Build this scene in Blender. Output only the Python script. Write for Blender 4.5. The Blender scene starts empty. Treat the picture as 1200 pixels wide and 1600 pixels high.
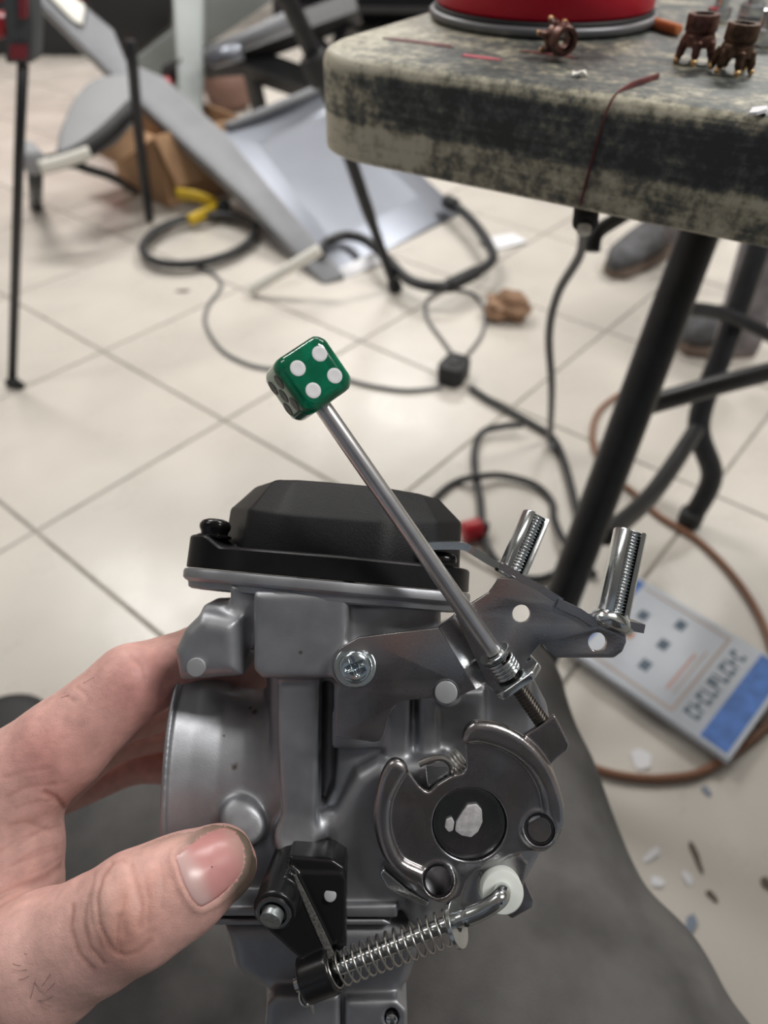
import bpy, bmesh, math, random
import numpy as np
from mathutils import Vector, Matrix
random.seed(7); np.random.seed(7)
SC = bpy.context.scene
COL = SC.collection
PI = math.pi

# ------------------------------------------------------------------ camera
FPX = 1130.0                       # focal length in pixels of a 1200x1600 frame
TILT, ROLL, CAMZ = 0.746, 0.0085, 0.82
D0 = 208.0                         # mm from the lens to the throttle lever
fwd = Vector((0, math.cos(TILT), -math.sin(TILT)))
rgt0 = Vector((1, 0, 0)); up0 = rgt0.cross(fwd)
rgt = rgt0*math.cos(ROLL) + up0*math.sin(ROLL)
upv = -rgt0*math.sin(ROLL) + up0*math.cos(ROLL)
CAMLOC = Vector((0, 0, CAMZ))
CM = Matrix(((rgt.x, upv.x, -fwd.x, 0), (rgt.y, upv.y, -fwd.y, 0), (rgt.z, upv.z, -fwd.z, CAMZ), (0, 0, 0, 1)))
cd = bpy.data.cameras.new('camera'); cam = bpy.data.objects.new('camera', cd); COL.objects.link(cam)
cam.matrix_world = CM
cd.sensor_fit = 'VERTICAL'; cd.sensor_height = 36.0; cd.sensor_width = 27.0
cd.lens = FPX/1600*36.0
cd.clip_start = 0.01; cd.clip_end = 60
cd.dof.use_dof = True; cd.dof.focus_distance = 0.203; cd.dof.aperture_fstop = cd.lens/2.5
SC.camera = cam

# ------------------------------------------------------------------ world, lights, exposure
SC.view_settings.view_transform = 'Standard'; SC.view_settings.look = 'None'
SC.view_settings.gamma = 1.0; SC.view_settings.use_curve_mapping = False
SC.view_settings.exposure = 0.0
wd = bpy.data.worlds.new('world'); SC.world = wd; wd.use_nodes = True
bg = wd.node_tree.nodes['Background']; bg.inputs[0].default_value = (0.80, 0.88, 1.0, 1); bg.inputs[1].default_value = 0.26

def area(name, loc, target, sx, sy, power, color):
    l = bpy.data.lights.new(name, 'AREA'); l.shape = 'RECTANGLE'; l.size = sx; l.size_y = sy; l.energy = power; l.color = color
    o = bpy.data.objects.new(name, l); COL.objects.link(o); o.location = loc
    o.rotation_euler = (Vector(target)-Vector(loc)).to_track_quat('-Z', 'Y').to_euler()
    return o
for (lx, ly, p) in ((-1.6, 0.9, 14), (-1.2, 2.9, 60), (1.4, 2.8, 56), (1.5, 0.25, 50), (0.0, 5.0, 54)):
    area('ceiling_lamp', (lx, ly, 2.72), (lx, ly, 0), 1.2, 0.35, p, (1.0, 0.98, 0.945))

# ------------------------------------------------------------------ helpers
MATS = {}
def mat(name, color, rough=0.5, metal=0.0, var=0.0, vscale=40, bump=0.0, bscale=300, spec=0.5, color2=None, detail=4, rvar=0.0, **kw):
    m = bpy.data.materials.new(name); m.use_nodes = True
    nt = m.node_tree; b = nt.nodes['Principled BSDF']
    b.inputs['Base Color'].default_value = (*color, 1); b.inputs['Roughness'].default_value = rough
    b.inputs['Metallic'].default_value = metal; b.inputs['Specular IOR Level'].default_value = spec
    for k, v in kw.items(): b.inputs[k].default_value = v
    tc = nt.nodes.new('ShaderNodeTexCoord')
    def noise(s, d=detail):
        n = nt.nodes.new('ShaderNodeTexNoise'); n.inputs['Scale'].default_value = s; n.inputs['Detail'].default_value = d
        nt.links.new(tc.outputs['Object'], n.inputs['Vector']); return n
    if var > 0 or color2:
        n = noise(vscale); r = nt.nodes.new('ShaderNodeValToRGB')
        c2 = color2 if color2 else tuple(min(1, c*(1+var)) for c in color)
        c1 = color if color2 else tuple(c*(1-var) for c in color)
        r.color_ramp.elements[0].color = (*c1, 1); r.color_ramp.elements[1].color = (*c2, 1)
        r.color_ramp.elements[0].position = .35; r.color_ramp.elements[1].position = .65
        nt.links.new(n.outputs['Fac'], r.inputs['Fac']); nt.links.new(r.outputs['Color'], b.inputs['Base Color'])
    if rvar > 0:
        n = noise(vscale*1.7); mr = nt.nodes.new('ShaderNodeMapRange')
        mr.inputs['From Min'].default_value = .3; mr.inputs['From Max'].default_value = .7
        mr.inputs['To Min'].default_value = max(0.02, rough-rvar); mr.inputs['To Max'].default_value = rough+rvar
        nt.links.new(n.outputs['Fac'], mr.inputs['Value']); nt.links.new(mr.outputs['Result'], b.inputs['Roughness'])
    if bump > 0:
        n = noise(bscale, 3); bp = nt.nodes.new('ShaderNodeBump'); bp.inputs['Strength'].default_value = bump
        bp.inputs['Distance'].default_value = 0.4/bscale
        nt.links.new(n.outputs['Fac'], bp.inputs['Height']); nt.links.new(bp.outputs['Normal'], b.inputs['Normal'])
    MATS[name] = m
    return m

def empty(name, loc, label=None, cat=None, group=None):
    o = bpy.data.objects.new(name, None); COL.objects.link(o); o.location = loc; o.empty_display_size = .01
    tag(o, label, cat, group); return o
def tag(o, label=None, cat=None, group=None, kind=None):
    if label: o['label'] = label
    if cat: o['category'] = cat
    if group: o['group'] = group
    if kind: o['kind'] = kind
    return o
def wpos(o):
    v = Vector((0, 0, 0))
    while o is not None: v += o.location; o = o.parent
    return v
def mesh_obj(name, V, F, material, parent=None, smooth=True, loc=None, sharp=None):
    """V in world metres."""
    V = np.asarray(V, float)
    base = wpos(parent) if parent else Vector((0, 0, 0))
    l = Vector(loc) if loc is not None else (Vector((0, 0, 0)) if parent else Vector((V[:, 0].mean(), V[:, 1].mean(), V[:, 2].min())))
    me = bpy.data.meshes.new(name); me.from_pydata((V-np.array(base+l)).tolist(), [], [list(map(int, f)) for f in F]); me.update()
    return link_mesh(name, me, material, parent, smooth, l, sharp)
def link_mesh(name, me, material, parent, smooth=True, l=(0, 0, 0), sharp=None):
    o = bpy.data.objects.new(name, me); COL.objects.link(o); o.location = l
    if parent: o.parent = parent
    if material: me.materials.append(material)
    if smooth:
        me.polygons.foreach_set('use_smooth', [True]*len(me.polygons))
        if sharp: me.set_sharp_from_angle(angle=math.radians(sharp))
    return o
# camera-side frame in millimetres (x right, y up, z towards the lens) for the things held up to the lens
def P(px, py, z=0.0):
    D = D0-z; return np.array([(px-600)*D/FPX, (800-py)*D/FPX, -D])
def W(V):
    V = np.atleast_2d(np.asarray(V, float))/1000.0
    R = np.array([[CM[i][j] for j in range(3)] for i in range(3)])
    return V@R.T+np.array(CAMLOC)
def cobj(name, V, F, material, parent, smooth=True, sharp=35): return mesh_obj(name, W(V), F, material, parent, smooth, None, sharp)
# world rays
def ray(px, py): return fwd + rgt*((px-600)/FPX) + upv*((800-py)/FPX)
def fl(px, py, z=0.0):
    d = ray(px, py); t = (z-CAMZ)/d.z; return CAMLOC+d*t
def at(px, py, D): return CAMLOC+ray(px, py)*D
def wy(px, py, y):
    d = ray(px, py); return CAMLOC+d*(y/d.y)

def bm_finish(bm, name, material, parent, smooth=True, sharp=35, bevel=0, seg=2, cam_space=False):
    if bevel > 0:
        es = [e for e in bm.edges if len(e.link_faces) == 2 and e.calc_face_angle(0) > math.radians(30)]
        bmesh.ops.bevel(bm, geom=es, offset=bevel, segments=seg, profile=.5, affect='EDGES', clamp_overlap=True)
    bm.verts.ensure_lookup_table(); bm.faces.ensure_lookup_table()
    V = [tuple(v.co) for v in bm.verts]; F = [[v.index for v in f.verts] for f in bm.faces]
    bm.free()
    if cam_space: return cobj(name, V, F, material, parent, smooth, sharp)
    return mesh_obj(name, V, F, material, parent, smooth, None, sharp)
def prism_bm(poly, d):
    """poly: list of 3-D points (planar-ish), extruded by vector d."""
    bm = bmesh.new(); n = len(poly); d = Vector(d)
    a = [bm.verts.new(Vector(p)) for p in poly]; b = [bm.verts.new(Vector(p)+d) for p in poly]
    bm.faces.new(a); bm.faces.new(list(reversed(b)))
    for i in range(n): bm.faces.new((a[i], b[i], b[(i+1) % n], a[(i+1) % n]))
    bmesh.ops.recalc_face_normals(bm, faces=bm.faces); return bm
def slab(name, poly, thick, material, parent=None, bevel=0.0, seg=2, sharp=35):
    """flat panel: polygon of world points thickened along its normal (away from the lens side)."""
    ps = [Vector(p) for p in poly]; c = sum(ps, Vector())/len(ps)
    n = Vector()
    for i in range(len(ps)): n += (ps[i]-c).cross(ps[(i+1) % len(ps)]-c)
    n.normalize()
    if n.dot(CAMLOC-c) > 0: n = -n
    return bm_finish(prism_bm(ps, n*thick), name, material, parent, bevel=bevel, seg=seg, sharp=sharp)
def frames(path, closed=False):
    path = np.asarray(path, float); n = len(path)
    T = np.zeros_like(path)
    if closed: T = np.roll(path, -1, 0)-np.roll(path, 1, 0)
    else: T[1:-1] = path[2:]-path[:-2]; T[0] = path[1]-path[0]; T[-1] = path[-1]-path[-2]
    T /= np.linalg.norm(T, axis=1)[:, None]+1e-12
    a = np.array([0, 0, 1.]) if abs(T[0, 2]) < .9 else np.array([1., 0, 0])
    N = np.zeros_like(path); N[0] = a-T[0]*a.dot(T[0]); N[0] /= np.linalg.norm(N[0])
    for i in range(1, n):
        v = N[i-1]-T[i]*N[i-1].dot(T[i]); N[i] = v/(np.linalg.norm(v)+1e-12)
    return T, N, np.cross(T, N)
def tube(path, r, seg=10, closed=False, cap=True, flat=1.0):
    path = np.asarray(path, float); n = len(path); r = np.broadcast_to(np.asarray(r, float), (n,))
    T, N, B = frames(path, closed); V = []; F = []
    a = np.arange(seg)*2*PI/seg
    for i in range(n): V.append(path[i]+r[i]*(np.cos(a)[:, None]*N[i]+flat*np.sin(a)[:, None]*B[i]))
    V = np.concatenate(V)
    m = n if closed else n-1
    for i in range(m):
        j = (i+1) % n
        for k in range(seg): F.append((i*seg+k, i*seg+(k+1) % seg, j*seg+(k+1) % seg, j*seg+k))
    if cap and not closed:
        F.append(tuple(reversed(range(seg)))); F.append(tuple(range((n-1)*seg, n*seg)))
    return V, F
def spline(pts, k=8, closed=False):
    pts = np.asarray([tuple(p) for p in pts], float); n = len(pts); out = []
    for i in range(n if closed else n-1):
        g = (lambda j: pts[j % n]) if closed else (lambda j: pts[min(max(j, 0), n-1)])
        p0, p1, p2, p3 = g(i-1), g(i), g(i+1), g(i+2)
        for t in np.arange(k)/k:
            out.append(.5*((2*p1)+(-p0+p2)*t+(2*p0-5*p1+4*p2-p3)*t*t+(-p0+3*p1-3*p2+p3)*t**3))
    if not closed: out.append(pts[-1])
    return np.array(out)
def rounded_rod(p, q, r, rb=0.0, seg=24):
    """solid rod from p to q with rounded end edges."""
    p = np.asarray(p, float); q = np.asarray(q, float); L = np.linalg.norm(q-p); d = (q-p)/L; rb = min(rb, L/2.01, r*.99)
    prof = [(0, r-rb)]
    if rb > 0: prof = [(rb*(1-math.cos(a)), r-rb+rb*math.sin(a)) for a in np.linspace(0, PI/2, 5)]
    else: prof = [(0, r)]
    prof2 = [(L-s, rr) for s, rr in reversed(prof)]
    pr = prof+prof2
    return lathe(p, d, pr, seg)
def lathe(o, d, prof, seg=32, cap=True, ref=None):
    """prof: (distance along d, radius)."""
    o = np.asarray(o, float); d = np.asarray(d, float); d = d/np.linalg.norm(d)
    a = np.array([0, 0, 1.]) if abs(d[2]) < .9 else np.array([1., 0, 0])
    if ref is not None: a = np.asarray(ref, float)
    n = a-d*a.dot(d); n /= np.linalg.norm(n); b = np.cross(d, n)
    t = np.arange(seg)*2*PI/seg; V = []; F = []
    for s, r in prof: V.append(o+d*s+r*(np.cos(t)[:, None]*n+np.sin(t)[:, None]*b))
    V = np.concatenate(V)
    for i in range(len(prof)-1):
        for k in range(seg): F.append((i*seg+k, i*seg+(k+1) % seg, (i+1)*seg+(k+1) % seg, (i+1)*seg+k))
    if cap: F.append(tuple(reversed(range(seg)))); F.append(tuple(range((len(prof)-1)*seg, len(prof)*seg)))
    return V, F
def join(*vf):
    V = []; F = []; o = 0
    for v, f in vf:
        V.append(np.asarray(v)); F += [tuple(i+o for i in q) for q in f]; o += len(v)
    return np.concatenate(V), F
def fillet(poly, rad, seg=5):
    poly = [np.asarray(p, float) for p in poly]; n = len(poly); out = []
    rad = rad if hasattr(rad, '__len__') else [rad]*n
    for i in range(n):
        p, a, b, r = poly[i], poly[i-1], poly[(i+1) % n], rad[i]
        u = a-p; v = b-p; lu = np.linalg.norm(u); lv = np.linalg.norm(v); u = u/lu; v = v/lv
        ang = math.acos(max(-1, min(1, u.dot(v))))
        if r <= 0 or ang > PI-.05: out.append(p); continue
        t = min(r/math.tan(ang/2), lu*.48, lv*.48)
        p1 = p+u*t; p2 = p+v*t
        for s in np.linspace(0, 1, seg+1): out.append((1-s)**2*p1+2*s*(1-s)*p+s*s*p2)
    return out
def circ(c, r, n=28): return [np.array([c[0]+r*math.cos(t), c[1]+r*math.sin(t)]) for t in np.arange(n)*2*PI/n]
def curve_plate(outer, holes, thick, bevel):
    """2-D plate (mm) with holes and bevelled edges; returns V,F with z from 0 to thick."""
    cu = bpy.data.curves.new('tmp', 'CURVE'); cu.dimensions = '2D'; cu.fill_mode = 'BOTH'
    cu.extrude = max(thick/2-bevel, 0.0); cu.bevel_depth = bevel; cu.bevel_resolution = 2; cu.offset = -bevel
    for poly in [outer]+holes:
        s = cu.splines.new('POLY'); s.points.add(len(poly)-1); s.use_cyclic_u = True
        for i, p in enumerate(poly): s.points[i].co = (p[0], p[1], 0, 1)
    ob = bpy.data.objects.new('tmp', cu); me = bpy.data.meshes.new_from_object(ob)
    V = np.array([tuple(v.co) for v in me.vertices]); F = [tuple(p.vertices) for p in me.polygons]
    bpy.data.objects.remove(ob); bpy.data.curves.remove(cu); bpy.data.meshes.remove(me)
    V[:, 2] += thick/2
    # weld
    bm = bmesh.new(); vs = [bm.verts.new(v) for v in V]
    for f in F:
        try: bm.faces.new([vs[i] for i in f])
        except ValueError: pass
    bmesh.ops.remove_doubles(bm, verts=bm.verts, dist=1e-4); bmesh.ops.recalc_face_normals(bm, faces=bm.faces)
    bm.verts.ensure_lookup_table(); bm.verts.index_update()
    V = np.array([tuple(v.co) for v in bm.verts]); F = [tuple(v.index for v in f.verts) for f in bm.faces]; bm.free()
    return V, F
def px_plate(poly_px, z, thick, rad=0, bevel=.25, holes=()):
    """plate square to the lens axis whose front face sits at height z; outline given at that distance."""
    k = (D0-z)/FPX
    c = [np.array([(x-600)*k, (800-y)*k]) for x, y in poly_px]
    rr = [r*k for r in rad] if hasattr(rad, '__len__') else rad*k
    V, F = curve_plate(fillet(c, rr) if np.any(np.asarray(rr) > 0) else c, [circ(((hx-600)*k, (800-hy)*k), hr*k) for hx, hy, hr in holes], thick, bevel)
    V = V.copy(); V[:, 2] += z-thick-D0
    return V, F

# ---- signed-distance modelling with surface nets
class Field:
    def __init__(s, lo, hi, h):
        s.lo = np.asarray(lo, float); s.h = h; s.n = np.ceil((np.asarray(hi)-s.lo)/h).astype(int)+1
        s.d = np.full(s.n, 50.0, np.float32); s.ax = [s.lo[i]+h*np.arange(s.n[i]) for i in range(3)]
    def box(s, lo, hi):
        a = np.maximum(((np.asarray(lo)-s.lo)/s.h).astype(int), 0); b = np.minimum(((np.asarray(hi)-s.lo)/s.h).astype(int)+2, s.n)
        b = np.maximum(b, a)
        sl = tuple(slice(int(a[i]), int(b[i])) for i in range(3))
        X, Y, Z = np.meshgrid(*[s.ax[i][sl[i]] for i in range(3)], indexing='ij')
        return sl, X, Y, Z
    def put(s, sl, v, k, sub=False):
        d = s.d[sl]
        if d.size == 0: return
        if sub:
            v = -v
            h = np.clip(k-np.abs(d-v), 0, None)/k if k > 0 else 0
            s.d[sl] = np.maximum(d, v)+(h*h*k*.25 if k > 0 else 0)
        else:
            h = np.clip(k-np.abs(d-v), 0, None)/k if k > 0 else 0
            s.d[sl] = np.minimum(d, v)-(h*h*k*.25 if k > 0 else 0)
    def cone(s, a, b, ra, rb, k=2.0, sub=False, sq=None):
        a = np.asarray(a, float); b = np.asarray(b, float); m = max(ra, rb)+k+6
        sl, X, Y, Z = s.box(np.minimum(a, b)-m, np.maximum(a, b)+m)
        ba = b-a; L2 = ba.dot(ba)+1e-9
        t = np.clip(((X-a[0])*ba[0]+(Y-a[1])*ba[1]+(Z-a[2])*ba[2])/L2, 0, 1)
        q = np.sqrt((X-a[0]-t*ba[0])**2+(Y-a[1]-t*ba[1])**2+(Z-a[2]-t*ba[2])**2)
        s.put(sl, q-(ra+(rb-ra)*t), k, sub)
    def chain(s, pts, k=2.0):
        for (a, ra), (b, rb) in zip(pts[:-1], pts[1:]): s.cone(a, b, ra, rb, k)
    def cyl(s, a, b, r, rd=.5, k=1.0, sub=False):
        a = np.asarray(a, float); b = np.asarray(b, float); L = np.linalg.norm(b-a); u = (b-a)/L; m = r+k+4
        sl, X, Y, Z = s.box(np.minimum(a, b)-m, np.maximum(a, b)+m)
        t = (X-a[0])*u[0]+(Y-a[1])*u[1]+(Z-a[2])*u[2]
        q = np.sqrt(np.maximum((X-a[0])**2+(Y-a[1])**2+(Z-a[2])**2-t*t, 0))
        dx = q-(r-rd); dy = np.abs(t-L/2)-(L/2-rd)
        s.put(sl, np.minimum(np.maximum(dx, dy), 0)+np.sqrt(np.maximum(dx, 0)**2+np.maximum(dy, 0)**2)-rd, k, sub)
    def ell(s, c, r, k=3.0):
        c = np.asarray(c, float); r = np.asarray(r, float)
        sl, X, Y, Z = s.box(c-r-k-4, c+r+k+4)
        q0 = np.sqrt(((X-c[0])/r[0])**2+((Y-c[1])/r[1])**2+((Z-c[2])/r[2])**2)
        q1 = np.sqrt(((X-c[0])/r[0]**2)**2+((Y-c[1])/r[1]**2)**2+((Z-c[2])/r[2]**2)**2)+1e-6
        s.put(sl, q0*(q0-1)/q1, k)
    def prism(s, poly_px, zf, zb, rd=1.5, k=1.5, sub=False, taper=0.0):
        kk = (D0-zf)/FPX; pl = np.array([((x-600)*kk, (800-y)*kk) for x, y in poly_px])
        z1, z0 = zf-D0, zb-D0; m = k+3+taper*abs(zf-zb)
        sl, X, Y, Z = s.box((pl[:, 0].min()-m, pl[:, 1].min()-m, z0-m), (pl[:, 0].max()+m, pl[:, 1].max()+m, z1+m))
        if X.size == 0: return
        x = X[:, :, 0]; y = Y[:, :, 0]
        d2 = np.full(x.shape, 1e9); ins = np.zeros(x.shape, bool); n = len(pl)
        for i in range(n):
            a = pl[i]; b = pl[(i+1) % n]; e = b-a
            wx = x-a[0]; wy_ = y-a[1]; t = np.clip((wx*e[0]+wy_*e[1])/(e.dot(e)+1e-9), 0, 1)
            d2 = np.minimum(d2, (wx-t*e[0])**2+(wy_-t*e[1])**2)
            c = ((a[1] > y) != (b[1] > y)) & (x < (b[0]-a[0])*(y-a[1])/((b[1]-a[1]) if b[1] != a[1] else 1e-9)+a[0])
            ins ^= c
        sd = (np.sqrt(d2)*np.where(ins, -1, 1))[:, :, None]
        dx = sd+rd-taper*(z1-Z); dy = np.abs(Z-(z0+z1)/2)-(z1-z0)/2+rd
        s.put(sl, np.minimum(np.maximum(dx, dy), 0)+np.sqrt(np.maximum(dx, 0)**2+np.maximum(dy, 0)**2)-rd, k, sub)
    def revolve(s, c, axis, prof, k=1.0, sy=1.0, sub=False, m=60):
        """prof: radius as a function of x offset (arrays), along camera x; height squashed by sy."""
        xs = np.array([p[0] for p in prof]); rs = np.array([p[1] for p in prof])
        sl, X, Y, Z = s.box((c[0]+xs.min()-k-3, c[1]-m, c[2]-m), (c[0]+xs.max()+k+3, c[1]+m, c[2]+m))
        q = np.sqrt(((Y-c[1])*sy)**2+(Z-c[2])**2)
        dx = q-np.interp(X-c[0], xs, rs); dy = np.abs(X-c[0]-(xs.min()+xs.max())/2)-(xs.max()-xs.min())/2
        s.put(sl, np.minimum(np.maximum(dx, dy), 0)+np.sqrt(np.maximum(dx, 0)**2+np.maximum(dy, 0)**2)-.0, k, sub)
    def sample(s, p):
        g = (np.asarray(p)-s.lo)/s.h; g = np.clip(g, 0, np.array(s.n)-1.001); i = g.astype(int); f = g-i
        r = 0
        for a in (0, 1):
            for b in (0, 1):
                for c in (0, 1):
                    w = (f[..., 0] if a else 1-f[..., 0])*(f[..., 1] if b else 1-f[..., 1])*(f[..., 2] if c else 1-f[..., 2])
                    r = r+w*s.d[i[..., 0]+a, i[..., 1]+b, i[..., 2]+c]
        return r
    def nrm(s, p, e=.8):
        p = np.asarray(p, float)
        g = np.stack([s.sample(p+np.eye(3)[i]*e)-s.sample(p-np.eye(3)[i]*e) for i in range(3)], -1)
        return g/(np.linalg.norm(g, axis=-1, keepdims=True)+1e-9)
    def hit(s, px, py, z0=40):
        """surface point seen at a pixel."""
        px = np.asarray(px, float); py = np.asarray(py, float)
        d = np.stack([(px-600)/FPX, (800-py)/FPX, -np.ones_like(px)], -1); t = np.full(px.shape, D0-z0)
        for _ in range(90): t = t+np.clip(s.sample(d*t[..., None]), -2, 3)*.7
        return d*t[..., None]
    def mesh(s):
        d = s.d.copy()
        for ax in range(3):
            for e in (0, -1):
                ix = [slice(None)]*3; ix[ax] = e; d[tuple(ix)] = np.maximum(d[tuple(ix)], .01)
        ins = d < 0; n = np.array(d.shape)-1
        cnt = np.zeros(n, np.int8)
        offs = [(a, b, c) for a in (0, 1) for b in (0, 1) for c in (0, 1)]
        for a, b, c in offs: cnt += ins[a:a+n[0], b:b+n[1], c:c+n[2]]
        idx = np.argwhere((cnt > 0) & (cnt < 8))
        vid = -np.ones(n, np.int64); vid[tuple(idx.T)] = np.arange(len(idx))
        val = np.stack([d[idx[:, 0]+a, idx[:, 1]+b, idx[:, 2]+c] for a, b, c in offs], 1).astype(float)
        acc = np.zeros((len(idx), 3)); num = np.zeros(len(idx))
        for i in range(8):
            for j in range(i+1, 8):
                A, B = np.array(offs[i]), np.array(offs[j])
                if np.abs(A-B).sum() != 1: continue
                m = (val[:, i] < 0) != (val[:, j] < 0); den = np.where(m, val[:, i]-val[:, j], 1)
                t = np.where(m, val[:, i]/den, 0)
                acc += m[:, None]*(A+t[:, None]*(B-A)); num += m
        V = s.lo+s.h*(idx+acc/num[:, None])
        F = []
        for ax in range(3):
            o = [(1, 2), (2, 0), (0, 1)][ax]
            a0 = [slice(1, -1)]*3; a0[ax] = slice(0, -1); a1 = [slice(1, -1)]*3; a1[ax] = slice(1, None)
            i0 = ins[tuple(a0)]; i1 = ins[tuple(a1)]
            e = np.argwhere(i0 != i1); flip = i1[tuple(e.T)]
            base = e.copy(); base[:, o[0]] += 1; base[:, o[1]] += 1
            def g(u, v):
                q = base.copy(); q[:, o[0]] -= u; q[:, o[1]] -= v; return vid[tuple(q.T)]
            q = np.stack([g(1, 1), g(0, 1), g(0, 0), g(1, 0)], 1)
            q[flip] = q[flip][:, ::-1]
            F.append(q)
        return V, np.concatenate(F)
def field_obj(name, V, F, material, parent):
    Vw = W(V); base = np.array(wpos(parent))
    me = bpy.data.meshes.new(name); me.vertices.add(len(Vw)); me.vertices.foreach_set('co', (Vw-base).ravel())
    me.loops.add(len(F)*4); me.loops.foreach_set('vertex_index', F.ravel().astype(np.int32))
    me.polygons.add(len(F)); me.polygons.foreach_set('loop_start', (np.arange(len(F))*4).astype(np.int32))
    me.update(calc_edges=True); me.validate()
    return link_mesh(name, me, material, parent, True)
def relax(V, F, it=2, lam=.5):
    n = len(V); V = V.copy()
    e = np.concatenate([F[:, [0, 1]], F[:, [1, 2]], F[:, [2, 3]], F[:, [3, 0]]]); e = np.concatenate([e, e[:, ::-1]])
    deg = np.bincount(e[:, 0], minlength=n)[:, None]
    for _ in range(it):
        a = np.stack([np.bincount(e[:, 0], weights=V[e[:, 1], c], minlength=n) for c in range(3)], 1)/np.maximum(deg, 1)
        V += lam*(a-V)
    return V

# ------------------------------------------------------------------ materials
M = {}
M['tile'] = mat('floor_tile_glaze', (.60, .56, .505), .30, 0, .05, 5, 0, 60, rvar=.05)
M['grout'] = mat('grout', (.30, .275, .24), .9, 0, .2, 30)
M['wall'] = mat('wall_paint', (.55, .54, .52), .8, 0, .05, 3)
M['black'] = mat('black_powder_coat', (.012, .012, .014), .42, 0, .3, 60)
M['rubber'] = mat('black_rubber', (.014, .014, .015), .6)
M['cable'] = mat('black_cable_sheath', (.02, .021, .023), .5)
M['greycable'] = mat('grey_cable_sheath', (.16, .16, .165), .5)
M['grey'] = mat('grey_paint', (.20, .205, .22), .5, 0, .1, 8)
M['greygreen'] = mat('grey_green_paint', (.24, .26, .255), .55, 0, .1, 6)
M['silver'] = mat('silver_sheet', (.25, .265, .305), .38, .8, .06, 4)
M['shell'] = mat('grey_shell_plastic', (.26, .265, .275), .6)
M['card'] = mat('corrugated_cardboard', (.45, .27, .15), .85, 0, .12, 10)
M['yellow'] = mat('yellow_plastic', (.60, .40, .02), .5)
M['white'] = mat('white_paper', (.80, .80, .83), .8)
M['cream'] = mat('cream_plastic', (.72, .70, .64), .55)
M['red'] = mat('red_plastic', (.42, .012, .022), .35)
M['redlac'] = mat('red_lacquer', (.62, .004, .028), .45)
M['maroon'] = mat('maroon_label', (.20, .02, .03), .6)
M['copper'] = mat('brown_hose', (.22, .10, .055), .5)
M['brown'] = mat('crumpled_brown_paper', (.30, .18, .11), .85, 0, .3, 60)
M['clay'] = mat('brown_clay', (.20, .11, .085), .6)
M['jeans'] = mat('washed_denim', (.20, .18, .19), .85, 0, .25, 25)
M['shoe'] = mat('grey_shoe_cloth', (.085, .085, .09), .8, 0, .3, 40)
M['sole'] = mat('brown_shoe_sole', (.18, .13, .10), .7)
M['blue'] = mat('blue_print', (.07, .19, .55), .5, 0, .2, 60)
M['ink'] = mat('dark_print', (.13, .18, .24), .6)
M['pinkink'] = mat('pink_print', (.65, .38, .33), .6)
M['tanink'] = mat('tan_print', (.55, .45, .40), .6)
M['paper'] = mat('coated_paper', (.66, .70, .77), .4, 0, .04, 20)
M['bronze'] = mat('tarnished_bronze', (.095, .055, .035), .45, .8, .5, 300)
M['coppery'] = mat('reddish_bronze', (.13, .062, .048), .4, .8, .45, 300)
M['brass'] = mat('worn_brass', (.75, .48, .22), .35, .9)
M['chrome'] = mat('chrome', (.75, .77, .8), .12, 1.0)
M['steelring'] = mat('grey_rim_steel', (.20, .20, .21), .45, .6)
M['orange'] = mat('orange_crayon', (.62, .20, .07), .6)
M['redpaint'] = mat('dried_red_paint', (.15, .04, .04), .6, 0, .3, 120)
M['pinkpaint'] = mat('pink_paint', (.62, .16, .20), .6)
M['leaf'] = mat('dry_leaf', (.12, .10, .075), .9)
M['bluechip'] = mat('blue_grey_chip', (.22, .26, .33), .7)

# ------------------------------------------------------------------ room
YAW = 5.594518549125934; TS = 0.40; TCX, TCY = 3.4146, -0.7145
def tilepos(i, j):
    x, y = (i-TCX)*TS, (j-TCY)*TS
    return Vector((x*math.cos(YAW)-y*math.sin(YAW), x*math.sin(YAW)+y*math.cos(YAW), 0))
def boxobj(name, lo, hi, material, parent=None, bevel=0):
    bm = bmesh.new(); bmesh.ops.create_cube(bm, size=1)
    for v in bm.verts: v.co = Vector([(lo[i]+hi[i])/2+v.co[i]*(hi[i]-lo[i]) for i in range(3)])
    return bm_finish(bm, name, material, parent, bevel=bevel)
floor = boxobj('floor', (-4.2, -2.2, -.06), (4.2, 6.6, -.0022), M['grout']); tag(floor, kind='structure')
tag(boxobj('wall_back', (-4.2, 6.6, -.06), (4.2, 6.7, 2.9), M['wall']), kind='structure')
tag(boxobj('wall_left', (-4.3, -2.2, -.06), (-4.2, 6.7, 2.9), M['wall']), kind='structure')
tag(boxobj('wall_right', (4.2, -2.2, -.06), (4.3, 6.7, 2.9), M['wall']), kind='structure')
tag(boxobj('ceiling', (-4.3, -2.2, 2.9), (4.3, 6.7, 3.0), M['wall']), kind='structure')
bm = bmesh.new(); bmesh.ops.create_cube(bm, size=1)
for v in bm.verts: v.co = Vector((v.co.x*(TS-.0055), v.co.y*(TS-.0055), v.co.z*.008-.004))
bmesh.ops.bevel(bm, geom=[e for e in bm.edges if all(v.co.z > -.005 for v in e.verts)], offset=.0012, segments=1, affect='EDGES')
tme = bpy.data.meshes.new('tile'); bm.to_mesh(tme); bm.free(); tme.materials.append(M['tile'])
ntile = 0
floor_at = Vector(floor.location)
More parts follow.
